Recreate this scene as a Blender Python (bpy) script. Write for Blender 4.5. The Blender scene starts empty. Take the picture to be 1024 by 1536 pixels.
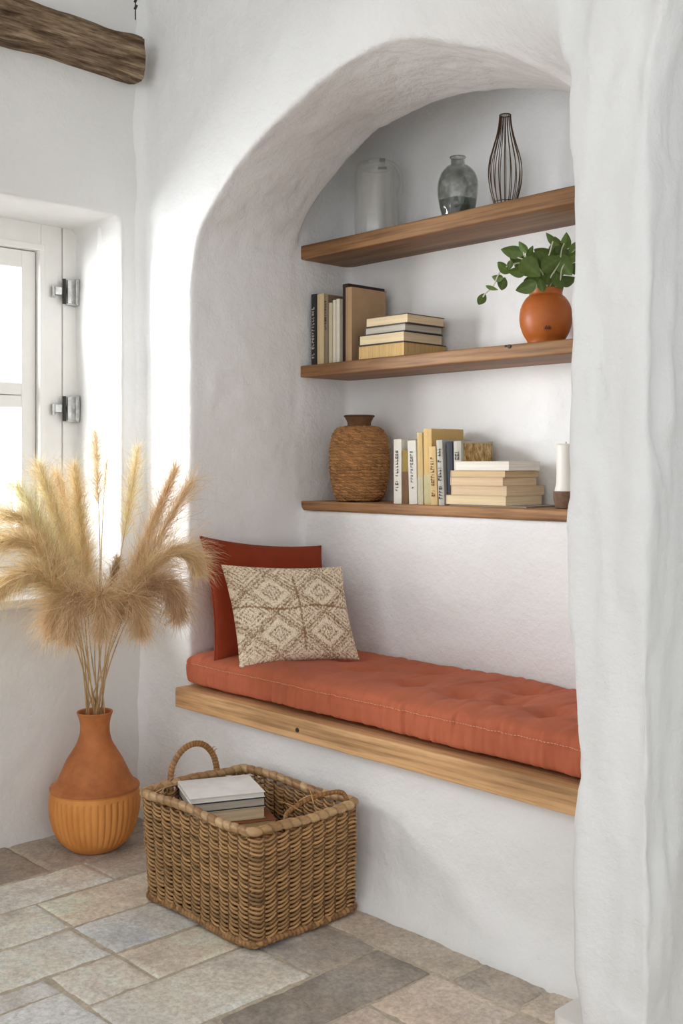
import bpy, bmesh, math, random
import numpy as np
from mathutils import Matrix, Vector
random.seed(7)
rng = np.random.default_rng(11)
S = bpy.context.scene
COL = S.collection
PI = math.pi

# ------------------------------------------------------------------ helpers
def vhash(ix, iy, iz, seed):
    h = (ix.astype(np.int64)*374761393 + iy.astype(np.int64)*668265263 + iz.astype(np.int64)*2147483647 + seed*974634721) & 0xFFFFFFFF
    h = ((h ^ (h >> 13))*1274126177) & 0xFFFFFFFF
    h = ((h ^ (h >> 16))*2246822519) & 0xFFFFFFFF
    return ((h ^ (h >> 15)) & 0xFFFF)/65535.0*2-1

def vnoise(P, seed=0):
    P = np.asarray(P, float)
    f = np.floor(P); w = P-f; w = w*w*w*(w*(w*6-15)+10)
    i = f.astype(np.int64); out = 0
    for a in (0, 1):
        for b in (0, 1):
            for c in (0, 1):
                g = (w[:, 0] if a else 1-w[:, 0])*(w[:, 1] if b else 1-w[:, 1])*(w[:, 2] if c else 1-w[:, 2])
                out = out+g*vhash(i[:, 0]+a, i[:, 1]+b, i[:, 2]+c, seed)
    return out

def fbm(P, octs=3, seed=0):
    v = 0; a = 1.0; P = np.asarray(P, float)
    for o in range(octs):
        v = v+a*vnoise(P*(2.03**o)+o*7.31, seed+o); a *= .5
    return v

def new_mesh(name, V, F, colors=None, smooth=True):
    me = bpy.data.meshes.new(name)
    V = np.asarray(V, np.float32)
    if isinstance(F, np.ndarray):
        n, k = F.shape
        me.vertices.add(len(V)); me.vertices.foreach_set('co', V.ravel())
        me.loops.add(n*k); me.loops.foreach_set('vertex_index', F.astype(np.int32).ravel())
        me.polygons.add(n); me.polygons.foreach_set('loop_start', np.arange(0, n*k, k, dtype=np.int32))
        me.update(calc_edges=True)
    else:
        me.from_pydata(V.tolist(), [], F); me.update()
    if colors is not None:
        c = np.asarray(colors, np.float32)
        if c.shape[1] == 3: c = np.hstack([c, np.ones((len(c), 1), np.float32)])
        at = me.color_attributes.new('Col', 'FLOAT_COLOR', 'POINT'); at.data.foreach_set('color', c.ravel())
    if smooth: me.polygons.foreach_set('use_smooth', np.ones(len(me.polygons), bool))
    return me

def link(name, me, m=None, parent=None):
    o = bpy.data.objects.new(name, me); COL.objects.link(o)
    if m is not None:
        me.materials.clear(); me.materials.append(m)
    if parent is not None: o.parent = parent
    return o

def tag(o, label, cat, group=None):
    o['label'] = label; o['category'] = cat
    if group: o['group'] = group
    return o

def thing(name, label, cat, loc=(0, 0, 0), rot=(0, 0, 0), group=None):
    o = bpy.data.objects.new(name, None); COL.objects.link(o)
    o.empty_display_size = .05; o.location = loc; o.rotation_euler = rot
    return tag(o, label, cat, group)

def structure(o): o['kind'] = 'structure'; return o

class MB:                                   # collects shapes, links them as one mesh
    def __init__(s): s.V = []; s.F = []; s.C = []
    def add(s, V, F, col=None):
        n = len(s.V); s.V += [tuple(v) for v in V]; s.F += [[i+n for i in f] for f in F]
        s.C += [col or (1, 1, 1)]*len(V)
    def box(s, x0, x1, y0, y1, z0, z1, col=None):
        s.add([(x, y, z) for z in (z0, z1) for y in (y0, y1) for x in (x0, x1)],
              [[0, 2, 3, 1], [4, 5, 7, 6], [0, 1, 5, 4], [2, 6, 7, 3], [0, 4, 6, 2], [1, 3, 7, 5]], col)
    def prism(s, poly, axis, a0, a1, col=None):
        n = len(poly); V = []
        for a in (a0, a1):
            for p in poly:
                q = list(p); q.insert(axis, a); V.append(q)
        F = [list(range(n))[::-1], list(range(n, 2*n))]
        for i in range(n): F.append([i, (i+1) % n, n+(i+1) % n, n+i])
        s.add(V, F, col)
    def tube(s, pts, r, n=8, col=None, cap=True):
        V, F = tube_geo(pts, r, n, cap); s.add(V.tolist(), F, col)
    def build(s, name, m=None, parent=None, smooth=False, bevel=0, cols=False, segs=2):
        me = new_mesh(name, s.V, s.F, np.array(s.C) if cols else None, smooth)
        bm = bmesh.new(); bm.from_mesh(me); bmesh.ops.recalc_face_normals(bm, faces=bm.faces)
        if bevel:
            bmesh.ops.bevel(bm, geom=list(bm.edges), offset=bevel, segments=segs, affect='EDGES', profile=.6, clamp_overlap=True)
        bm.to_mesh(me); bm.free()
        if smooth: me.polygons.foreach_set('use_smooth', np.ones(len(me.polygons), bool))
        return link(name, me, m, parent)

def frames(P):
    P = np.asarray(P, float); T = np.gradient(P, axis=0); T /= np.linalg.norm(T, axis=1)[:, None]+1e-12
    up = np.array([0, 0, 1.]) if abs(T[0][2]) < .9 else np.array([1., 0, 0])
    N = np.zeros_like(P); n = np.cross(T[0], up); n /= np.linalg.norm(n)
    for i in range(len(P)):
        n = n-T[i]*np.dot(n, T[i]); n /= np.linalg.norm(n)+1e-12; N[i] = n
    return T, N, np.cross(T, N)

def tube_geo(pts, r, n=8, cap=True):
    P = np.asarray(pts, float); T, N, B = frames(P); m = len(P)
    r = np.broadcast_to(np.asarray(r, float), (m,))
    a = np.arange(n)*2*PI/n
    V = P[:, None, :]+r[:, None, None]*(np.cos(a)[None, :, None]*N[:, None, :]+np.sin(a)[None, :, None]*B[:, None, :])
    F = [[i*n+j, i*n+(j+1) % n, (i+1)*n+(j+1) % n, (i+1)*n+j] for i in range(m-1) for j in range(n)]
    if cap: F += [list(range(n))[::-1], [(m-1)*n+j for j in range(n)]]
    return V.reshape(-1, 3), F

def grid_faces(nu, nv, wrap_u=False, wrap_v=False):      # vertex index i*nv+j
    i = np.arange(nu if wrap_u else nu-1); j = np.arange(nv if wrap_v else nv-1)
    I, J = np.meshgrid(i, j, indexing='ij'); I2 = (I+1) % nu; J2 = (J+1) % nv
    return np.stack([I*nv+J, I*nv+J2, I2*nv+J2, I2*nv+J], -1).reshape(-1, 4)

def lathe(profile, n=64, disp=None, close=True):         # profile (r,z) -> verts, faces ; disp(theta, k, r, z) -> dr
    p = np.array(profile, float); m = len(p); th = np.arange(n)*2*PI/n
    R = np.repeat(p[:, :1], n, 1); Z = np.repeat(p[:, 1:2], n, 1); TH = np.repeat(th[None], m, 0)
    if disp is not None:
        d = disp(TH, R, Z)
        if isinstance(d, tuple): R = R+d[0]; Z = Z+d[1]
        else: R = R+d
    V = np.stack([R*np.cos(TH), R*np.sin(TH), Z], -1).reshape(-1, 3)
    return V, grid_faces(m, n, False, True)

def spline(pts, n):                                      # Catmull-Rom resample
    P = np.array(pts, float); Q = np.vstack([2*P[0]-P[1], P, 2*P[-1]-P[-2]]); k = len(P)-1
    out = []
    for t in np.linspace(0, k-1e-9, n):
        i = int(t); u = t-i; a, b, c, d = Q[i:i+4]
        out.append(.5*(2*b+(c-a)*u+(2*a-5*b+4*c-d)*u*u+(3*b-a-3*c+d)*u**3))
    return np.array(out)

def smoothstep(x): x = np.clip(x, 0, 1); return x*x*(3-2*x)

# ------------------------------------------------------------------ materials
def srgb(r, g, b):
    f = lambda c: (c/255/12.92) if c/255 <= .04045 else ((c/255+.055)/1.055)**2.4
    return (f(r), f(g), f(b))

class NT:
    def __init__(s, name):
        s.m = bpy.data.materials.new(name); s.m.use_nodes = True; s.t = s.m.node_tree; s.t.nodes.clear()
        s.out = s.n('ShaderNodeOutputMaterial')
    def n(s, kind, **kw):
        x = s.t.nodes.new(kind)
        for k, v in kw.items(): setattr(x, k, v)
        return x
    def l(s, a, b): s.t.links.new(a, b)
    def coords(s, scale=(1, 1, 1)):
        tc = s.n('ShaderNodeTexCoord'); mp = s.n('ShaderNodeMapping'); mp.inputs['Scale'].default_value = scale
        s.l(tc.outputs['Object'], mp.inputs['Vector']); return mp.outputs[0]
    def noise(s, vec, scale, detail=4, rough=.55):
        x = s.n('ShaderNodeTexNoise'); x.inputs['Scale'].default_value = scale; x.inputs['Detail'].default_value = detail
        x.inputs['Roughness'].default_value = rough; s.l(vec, x.inputs['Vector']); return x.outputs['Fac']
    def ramp(s, fac, stops):
        x = s.n('ShaderNodeValToRGB'); e = x.color_ramp.elements
        while len(e) < len(stops): e.new(.5)
        for i, (p, c) in enumerate(stops): e[i].position = p; e[i].color = (*c, 1)
        s.l(fac, x.inputs[0]); return x.outputs[0]
    def mul(s, a, b, f=1):
        x = s.n('ShaderNodeMix', data_type='RGBA', blend_type='MULTIPLY'); x.inputs[0].default_value = f
        s.l(a, x.inputs[6]); s.l(b, x.inputs[7]); return x.outputs[2]
    def bump(s, h, strength, dist, prev=None):
        x = s.n('ShaderNodeBump'); x.inputs['Strength'].default_value = strength; x.inputs['Distance'].default_value = dist
        s.l(h, x.inputs['Height'])
        if prev is not None: s.l(prev, x.inputs['Normal'])
        return x.outputs[0]
    def bsdf(s, col=None, rough=.6, metal=0, normal=None, spec=.5, sheen=0):
        x = s.n('ShaderNodeBsdfPrincipled'); x.inputs['Roughness'].default_value = rough; x.inputs['Metallic'].default_value = metal
        x.inputs['Specular IOR Level'].default_value = spec; x.inputs['Sheen Weight'].default_value = sheen
        if col is not None:
            if isinstance(col, tuple): x.inputs['Base Color'].default_value = (*col, 1)
            else: s.l(col, x.inputs['Base Color'])
        if normal is not None: s.l(normal, x.inputs['Normal'])
        s.l(x.outputs[0], s.out.inputs[0]); return x

def simple(name, col, rough=.6, metal=0, var=.12, scale=20, bump=.0, bscale=60, stretch=(1, 1, 1), spec=.5, sheen=0, attr=False):
    t = NT(name); v = t.coords(stretch)
    c = np.array(col)
    base = t.ramp(t.noise(v, scale), [(.3, tuple(np.clip(c*(1-var), 0, 1))), (.7, tuple(np.clip(c*(1+var), 0, 1)))])
    if attr:
        a = t.n('ShaderNodeAttribute'); a.attribute_name = 'Col'; base = t.mul(base, a.outputs['Color'])
    nrm = t.bump(t.noise(v, bscale, 5), bump, .01) if bump else None
    t.bsdf(base, rough, metal, nrm, spec, sheen); return t.m

def plaster(name, col=(.885, .893, .898), strength=.5):
    t = NT(name); v = t.coords()
    base = t.ramp(t.noise(v, 3.2, 6, .6), [(.3, tuple(np.array(col)*.955)), (.7, col)])
    n1 = t.bump(t.noise(v, 13, 8, .62), strength, .02)
    n2 = t.bump(t.noise(v, 90, 6, .65), strength*.7, .004, n1)
    t.bsdf(base, .92, 0, n2, .2); return t.m

def wood(name, dark, mid, light, axis=0, rough=.55, grain=1.0):
    t = NT(name)
    st = [14, 14, 14]; st[axis] = .9; v = t.coords(tuple(st))
    st2 = [60, 60, 60]; st2[axis] = 2.2; v2 = t.coords(tuple(st2))
    a = t.ramp(t.noise(v, 1.0, 6, .62), [(.28, dark), (.5, mid), (.72, light)])
    b = t.ramp(t.noise(v2, 1.6, 4, .6), [(.36, (.62, .58, .53)), (.56, (1.07, 1.06, 1.05))])
    c = t.mul(a, b, .85*grain)
    nrm = t.bump(t.noise(v2, 1.6, 4, .6), .25, .003)
    t.bsdf(c, rough, 0, nrm, .35); return t.m

M = {}
M['plaster'] = plaster('white_plaster')
M['plaster_rough'] = plaster('window_wall_plaster', (.80, .80, .785), .4)
M['white_paint'] = simple('white_paint', (.80, .79, .76), .45, var=.02, bump=.04, bscale=30)
M['oak'] = wood('oak_board', srgb(160, 120, 82), srgb(214, 170, 122), srgb(236, 198, 154))
M['oak_dark'] = wood('oak_shelf', srgb(98, 68, 42), srgb(142, 103, 66), srgb(174, 134, 92))
M['oak_low'] = wood('oak_low_shelf', srgb(126, 90, 57), srgb(172, 128, 84), srgb(204, 160, 112))
t = NT('old_beam'); v = t.coords((38, 5, 38)); v2 = t.coords((150, 9, 150))
c_ = t.mul(t.ramp(t.noise(v, 1.0, 8, .68), [(.30, srgb(52, 41, 33)), (.48, srgb(126, 105, 84)), (.68, srgb(182, 160, 132))]), t.ramp(t.noise(v2, 1.0, 5, .65), [(.36, (.42, .39, .36)), (.55, (1.1, 1.1, 1.1))]), .9)
t.bsdf(c_, .92, 0, t.bump(t.noise(v2, 1.0, 5, .65), .7, .008, t.bump(t.noise(v, 1, 8, .68), .6, .02)), .2); M['beam'] = t.m
M['steel'] = simple('hinge_steel', (.52, .52, .5), .32, 1, var=.25, scale=60)
M['dark_iron'] = simple('dark_iron', (.05, .045, .04), .6, .6)

def fabric(name, col, weave=900, var=.1):
    t = NT(name); v = t.coords(); c = np.array(col)
    base = t.ramp(t.noise(v, 9, 5), [(.3, tuple(c*(1-var))), (.7, tuple(np.clip(c*(1+var), 0, 1)))])
    n0 = t.bump(t.noise(v, 30, 4), .25, .006)
    nrm = t.bump(t.noise(v, weave, 2), .3, .001, n0)
    t.bsdf(base, .9, 0, nrm, .1, .05); return t.m
M['seat'] = fabric('terracotta_linen', srgb(184, 103, 75))
M['rust'] = fabric('rust_cotton', srgb(140, 58, 34))
M['thread'] = simple('pale_thread', srgb(222, 168, 134), .8)

def glass(name, tint=(1, 1, 1), gloss=.06, rough=.02, dirt=0, milk=0, dirt_col=(.12, .12, .105)):
    t = NT(name); tr = t.n('ShaderNodeBsdfTransparent'); tr.inputs[0].default_value = (*tint, 1)
    gl = t.n('ShaderNodeBsdfGlossy'); gl.inputs['Roughness'].default_value = rough
    lw = t.n('ShaderNodeLayerWeight'); lw.inputs[0].default_value = .3
    pw = t.n('ShaderNodeMath', operation='POWER'); pw.inputs[1].default_value = 2.5; t.l(lw.outputs['Facing'], pw.inputs[0])
    mu = t.n('ShaderNodeMath', operation='MULTIPLY_ADD'); mu.inputs[1].default_value = .35; mu.inputs[2].default_value = gloss; t.l(pw.outputs[0], mu.inputs[0])
    mx = t.n('ShaderNodeMixShader'); t.l(mu.outputs[0], mx.inputs[0]); t.l(tr.outputs[0], mx.inputs[1]); t.l(gl.outputs[0], mx.inputs[2])
    last = mx.outputs[0]
    def over(fac, col):
        d = t.n('ShaderNodeBsdfDiffuse'); d.inputs[0].default_value = (*col, 1); m2 = t.n('ShaderNodeMixShader')
        if isinstance(fac, float): m2.inputs[0].default_value = fac
        else: t.l(fac, m2.inputs[0])
        t.l(last, m2.inputs[1]); t.l(d.outputs[0], m2.inputs[2]); return m2.outputs[0]
    if dirt:
        v = t.coords(); last = over(t.ramp(t.noise(v, 26, 6, .65), [(.42, (0, 0, 0)), (.7, (dirt,)*3)]), dirt_col)
    if milk: last = over(float(milk), (.9, .9, .87))
    t.l(last, t.out.inputs[0]); return t.m
M['pane'] = glass('window_glass')
M['clear'] = glass('clear_glass', (.985, .985, .98), .06, milk=.075)
M['smoke'] = glass('smoked_glass', (.86, .87, .86), .07, dirt=.5)

# ------------------------------------------------------------------ camera
cam_d = bpy.data.cameras.new('camera'); cam = bpy.data.objects.new('camera', cam_d); COL.objects.link(cam)
cam.location = (0, 0, 1.13)
cam.rotation_euler = (PI/2, 0, math.atan2(.7266, .6871))
cam_d.sensor_fit = 'VERTICAL'; cam_d.sensor_height = 36; cam_d.lens = 1644/1536*36
cam_d.shift_y = -68/1536; cam_d.clip_start = .05
S.camera = cam

def at(px, py, z):                                       # a direction seen from the viewpoint, at depth z, as a world point
    t = (px-512)/1644
    return np.array([(-.7266+.6871*t)*z, (.6871+.7266*t)*z, 1.13+(700-py)/1644*z])

# ------------------------------------------------------------------ walls
XL, W, B1, B2 = -3.06, 2.0, 2.463, 2.685
NL, NR, NC = -2.80, -1.245, -2.02
def solid(mb):
    me = new_mesh('tmp', mb.V, mb.F, None, False)
    bm = bmesh.new(); bm.from_mesh(me); bmesh.ops.recalc_face_normals(bm, faces=bm.faces); bm.to_mesh(me); bm.free()
    o = bpy.data.objects.new('tmp', me); COL.objects.link(o); return o

def cast(base, adds, cuts, voxel, iters):
    for i, (o, op) in enumerate([(a, 'UNION') for a in adds]+[(c, 'DIFFERENCE') for c in cuts]):
        md = base.modifiers.new('b%d' % i, 'BOOLEAN'); md.operation = op; md.object = o; md.solver = 'EXACT'
    md = base.modifiers.new('r', 'REMESH'); md.mode = 'VOXEL'; md.voxel_size = voxel; md.use_smooth_shade = True
    md = base.modifiers.new('s', 'SMOOTH'); md.factor = .5; md.iterations = iters
    dg = bpy.context.evaluated_depsgraph_get()
    me = bpy.data.meshes.new_from_object(base.evaluated_get(dg))
    for o in [base]+adds+cuts: bpy.data.objects.remove(o)
    return me

def disp(me, fn):
    n = len(me.vertices); co = np.empty(n*3, np.float32); me.vertices.foreach_get('co', co)
    no = np.empty(n*3, np.float32); me.vertices.foreach_get('normal', no)
    co = co.reshape(-1, 3).astype(float); no = no.reshape(-1, 3)
    co = fn(co, no); me.vertices.foreach_set('co', co.astype(np.float32).ravel()); me.update()
    me.polygons.foreach_set('use_smooth', np.ones(len(me.polygons), bool))

# arch profiles in (x, z)
fl = [(-2.80, .39), (-2.80, 1.2), (-2.80, 1.60), (-2.797, 1.70), (-2.782, 1.791), (-2.748, 1.868), (-2.646, 1.962), (-2.549, 2.033), (-2.426, 2.094), (-2.281, 2.153), (-2.146, 2.192), (-2.02, 2.207)]
fr_ = [(2*NC-x, z) for x, z in fl[::-1]][1:]
front = fl+[(min(x, NR), z) for x, z in fr_]
bl = [(-2.80, .39), (-2.80, 1.2), (-2.80, 1.7), (-2.80, 1.82), (-2.797, 1.889), (-2.742, 1.948), (-2.692, 2.006), (-2.643, 2.049), (-2.548, 2.115), (-2.457, 2.16), (-2.34, 2.189), (-2.12, 2.205)]
br_ = [(-1.95, 2.19), (-1.833, 2.166), (-1.723, 2.128), (-1.60, 2.07), (-1.48, 1.99), (-1.38, 1.90), (-1.30, 1.80), (-1.262, 1.74), (NR, 1.70), (NR, 1.2), (NR, .39)]
back = bl+br_
fs, bs = spline(front, 120), spline(back, 120)
def arc(P, n):
    d = np.r_[0, np.cumsum(np.linalg.norm(np.diff(P, axis=0), axis=1))]; u = np.linspace(0, d[-1], n)
    return np.stack([np.interp(u, d, P[:, k]) for k in (0, 1)], 1)
fs, bs = arc(fs, 90), arc(bs, 90)
for P in (fs, bs): P[0] = (NL, .392); P[-1] = (NR, .392)
n = 90; nm = MB()
ext = fs
Vn = [(x, 1.55, z) for x, z in ext]+[(x, W, z) for x, z in fs]+[(x, B1, z) for x, z in bs]
Fn = [list(range(n)), [2*n+i for i in range(n)][::-1]]
for k in (0, 1):
    for i in range(n): Fn.append([k*n+i, k*n+(i+1) % n, (k+1)*n+(i+1) % n, (k+1)*n+i])
nm.add(Vn, Fn)

base = MB(); base.box(-3.35, 2.25, W, 2.95, -.05, 3.05)
flare = MB(); flare.prism([(2.05, -.04), (1.953, -.04), (1.955, .012), (1.972, .035), (1.99, .075), (2.003, .12), (2.05, .14)], 0, -3.34, -1.3)
corner = MB(); a = [(-3.2, 2.1), (-3.2, 1.90)]+[(-3.06+.035-.035*math.cos(q), 1.965+.035*math.sin(q)) for q in np.linspace(0, PI/2, 7)]+[(-2.95, 2.1)]
corner.prism(a, 2, -.04, 3.04)
# the pier stands proud of the niche wall and melts into it above the springing of the arch
PX = np.linspace(-3.0, -1.075, 100); PZ = np.linspace(-.045, 3.04, 130)
GX, GZ = np.meshgrid(PX, PZ, indexing='ij')
xl = -1.258+.02*smoothstep((1.2-GZ)/1.2)
wd = .012+1.1*smoothstep((GZ-1.86)/.5)
prot = .215*smoothstep((GX-(xl-wd))/wd)
YF = np.where(prot > .004, W+.006-prot, W+.03)
nf = len(PX)*len(PZ)
Vp = [(x, y, z) for x, y, z in zip(GX.ravel(), YF.ravel(), GZ.ravel())]+[(x, 2.12, z) for x, z in zip(GX.ravel(), GZ.ravel())]
g = grid_faces(len(PX), len(PZ)); Fp = g.tolist()+(g[:, ::-1]+nf).tolist()
nx, nz = GX.shape
rim = [i*nz for i in range(nx)]+[(nx-1)*nz+j for j in range(1, nz)]+[i*nz+nz-1 for i in range(nx-2, -1, -1)]+[j for j in range(nz-2, 0, -1)]
for k in range(len(rim)):
    a_, b_ = rim[k], rim[(k+1) % len(rim)]; Fp.append([a_, b_, b_+nf, a_+nf])
pier = MB(); pier.add(Vp, Fp)
rightw = MB(); rightw.box(-1.09, .24, 1.79, 2.1, -.045, 3.04)
rec = MB(); rec.box(NL, NR, B1-.03, B2, .984, 2.42)
arch2 = MB()
r2 = .42; c2 = (-1.08+r2, 1.80)
poly = [(-1.08, -.2)]+[(c2[0]-r2*math.cos(q), c2[1]+r2*math.sin(q)) for q in np.linspace(0, PI, 24)]+[(-1.08+2*r2, -.2)]
arch2.prism(poly, 1, 1.5, 2.6)
me = cast(solid(base), [solid(flare), solid(corner), solid(pier), solid(rightw)], [solid(nm), solid(rec), solid(arch2)], .0105, 4)
def fwall(co, no):
    p = co
    lum = .0065*fbm(p*np.array([4.2, 4.2, 3.6]), 3, 3)+.0018*fbm(p*22, 2, 9)
    pierm = smoothstep((p[:, 0]+1.30)/.05)*smoothstep((1.95-p[:, 1])/.08)
    stre = .0115*fbm(p*np.array([19, 19, 3.2])+fbm(p*5, 2, 3)[:, None]*.5, 3, 21)+.004*fbm(p*np.array([7, 7, 3.5]), 2, 33)+.002*fbm(p*np.array([55, 55, 12]), 2, 36)
    inner = smoothstep((p[:, 1]-2.44)/.03)
    lum = lum*(1-.65*inner)
    d = lum*(1-pierm)+stre*pierm
    d = d*np.where((p[:, 2] > .38) & (p[:, 2] < .40) & (p[:, 1] > 2.05), .2, 1)
    return co+no*d[:, None]
disp(me, fwall)
wall_back = structure(link('wall_back', me, M['plaster']))

# window wall
WZ0, WZ1, WY0, WY1, WXF = .715, 1.937, .305, 1.913, -3.337
base = MB(); base.box(-3.52, XL, -5.2, 2.2, -.05, 3.05)  # unseen far stretch added to stop the area lamp spilling past the wall end
w1 = MB(); w1.box(-3.6, -2.9, WY0, WY1, WZ0, WZ1)
me = cast(solid(base), [], [solid(w1)], .012, 1)
disp(me, lambda co, no: co+no*(.003*fbm(co*np.array([3.0, 3.0, 3.0]), 3, 40)+.0012*fbm(co*20, 2, 44))[:, None])
wall_left = structure(link('wall_left', me, M['plaster_rough']))
c = MB(); c.box(-3.5, 2.3, -2.6, 2.9, 3.0, 3.1); structure(c.build('ceiling', M['plaster_rough']))

# ------------------------------------------------------------------ window
wn = bpy.data.objects.new('window_1', None); COL.objects.link(wn); structure(wn)
F0, F1 = WXF-.07, WXF
def bar(mb, x0, x1, y0, y1, z0, z1): mb.box(x0, x1, y0, y1, z0, z1)
fm = MB()
bar(fm, F0, F1, 1.862, 1.925, .70, 1.95); bar(fm, F0, F1, .29, .355, .70, 1.95)
fm.build('outer_jamb', M['white_paint'], wn, bevel=.003)
fm = MB()
bar(fm, F0-.004, F1-.004, 1.782, 1.8595, .715, 1.94); bar(fm, F0-.004, F1-.004, .3575, .435, .715, 1.94); bar(fm, F0-.004, F1-.004, 1.128, 1.160, .80, 1.856)
bar(fm, F0-.004, F1-.004, .435, 1.782, 1.856, 1.94); bar(fm, F0-.004, F1-.004, .435, 1.782, .715, .80)
bar(fm, F0-.003, F1+.008, 1.772, 1.79, .80, 1.866); bar(fm, F0-.003, F1+.0085, .435, 1.7915, 1.848, 1.869)
fm.build('window_frame', M['white_paint'], wn, bevel=.003)
L0, L1 = F0-.005, F1-.016
for ya, yb in ((1.165, 1.768), (.440, 1.123)):
    fm = MB()
    bar(fm, L0, L1, yb-.05, yb, .803, 1.845); bar(fm, L0, L1, ya, ya+.05, .803, 1.845)
    for z0, z1 in ((.803, .93), (1.325, 1.364), (1.367, 1.406), (1.787, 1.845)): bar(fm, L0, L1, ya+.05, yb-.05, z0, z1)
    sash = fm.build('casement_sash', M['white_paint'], wn, bevel=.003)
    for z0, z1 in ((.93, 1.325), (1.406, 1.787)):
        g = MB(); g.box(L0+.025, L0+.029, ya+.04, yb-.04, z0-.01, z1+.01); g.build('glass_pane', M['pane'], sash)
sl = MB(); sl.box(-3.36, XL+.022, WY0-.01, WY1+.002, .705, .733); structure(sl.build('window_sill', M['white_paint'], wn, bevel=.006))
for zc in (1.13+(700-437)/1644*3.69, 1.13+(700-613)/1644*3.69):
    h = MB(); x = F1
    h.prism([(1.868, zc-.042), (1.909, zc-.046), (1.912, zc), (1.909, zc+.046), (1.868, zc+.042)], 0, x, x+.012)
    h.prism([(1.896, zc-.04), (1.909, zc-.046), (1.912, zc), (1.909, zc+.046), (1.896, zc+.04)], 0, x+.010, x+.026)
    h.box(x+.010, x+.020, 1.868, 1.884, zc-.04, zc+.04)
    ho = h.build('hinge', M['steel'], wn, bevel=.002)
    k = MB(); k.tube([(x+.014, 1.858, zc-.042), (x+.014, 1.858, zc+.042)], .006, 10); k.build('hinge_pin', M['dark_iron'], ho, smooth=False)
    k = MB(); k.box(x-.004, x+.012, 1.826, 1.856, zc-.012, zc+.014); k.tube([(x+.004, 1.823, zc-.022), (x+.004, 1.823, zc+.016)], .006, 10)
    k.build('hinge_arm', M['steel'], ho, bevel=.0015)

# ------------------------------------------------------------------ floor
tiles = [  # x0,x1,y0,y1,colour
 (-3.25, -2.795, 1.525, 2.15, (137, 126, 114)), (-3.25, -2.795, 1.05, 1.525, (122, 110, 99)), (-3.25, -2.795, .55, 1.05, (150, 140, 128)),
 (-2.795, -2.617, 1.62, 2.15, (150, 138, 124)), (-2.795, -2.617, 1.12, 1.62, (176, 170, 160)), (-2.795, -2.617, .6, 1.12, (160, 152, 142)),
 (-2.617, -2.42, 1.38, 1.86, (182, 168, 151)), (-2.617, -2.42, .93, 1.38, (180, 176, 167)), (-2.617, -2.42, 1.86, 2.15, (160, 150, 138)), (-2.617, -2.42, .4, .93, (170, 160, 150)),
 (-2.42, -2.222, 1.374, 1.83, (168, 168, 166)), (-2.42, -2.222, .90, 1.374, (178, 172, 162)), (-2.42, -2.222, 1.83, 2.15, (160, 150, 138)), (-2.42, -2.222, .4, .90, (165, 160, 150)),
 (-2.222, -2.045, 1.374, 1.83, (184, 168, 150)), (-2.222, -2.045, 1.83, 2.1, (150, 142, 132)),
 (-2.222, -2.045, 1.195, 1.374, (176, 168, 158)),
 (-2.222, -2.138, .75, 1.195, (160, 160, 160)), (-2.138, -1.93, .80, 1.195, (196, 190, 180)), (-2.222, -2.138, .3, .75, (165, 160, 150)), (-2.138, -1.93, .3, .80, (170, 162, 152)),
 (-1.93, -1.82, .7, 1.195, (172, 165, 155)),
 (-2.045, -1.82, 1.195, 1.635, (172, 166, 156)), (-2.045, -1.82, 1.635, 1.842, (140, 132, 124)),  # second tile's darker colour has the shadow lying there painted in
 (-2.045, -1.60, 1.842, 2.05, (152, 140, 126)), (-1.60, -1.415, 1.842, 2.05, (150, 138, 126)), (-1.415, -1.0, 1.842, 2.05, (165, 150, 134)),
 (-1.82, -1.645, 1.36, 1.838, (128, 118, 107)), (-1.645, -1.40, 1.632, 1.838, (170, 154, 138)), (-1.40, -1.0, 1.55, 1.838, (165, 150, 136)),
 (-1.82, -1.645, .85, 1.36, (160, 150, 138)), (-1.645, -1.40, 1.15, 1.632, (168, 152, 136)), (-1.40, -1.0, 1.1, 1.55, (160, 150, 140))]
for x0, x1 in ((-3.25, -2.6), (-2.6, -2.05), (-2.05, -1.5), (-1.5, -1.0)):
    for k in range(6):
        tiles.append((x0, x1, -1.6+k*.33, -1.6+(k+1)*.33, (150+12*(k % 3), 145+9*(k % 3), 136+8*(k % 2))))
for x0 in (-1.0, -.6, -.2, .2, .6, 1.0, 1.4, 1.8):
    for k in range(9): tiles.append((x0, x0+.4, -1.6+k*.41, -1.6+(k+1)*.41, (150+10*(k % 3), 143+9*(k % 3), 134+8*(k % 2))))
VV, FF, CC = [], [], []; off = 0
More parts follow.
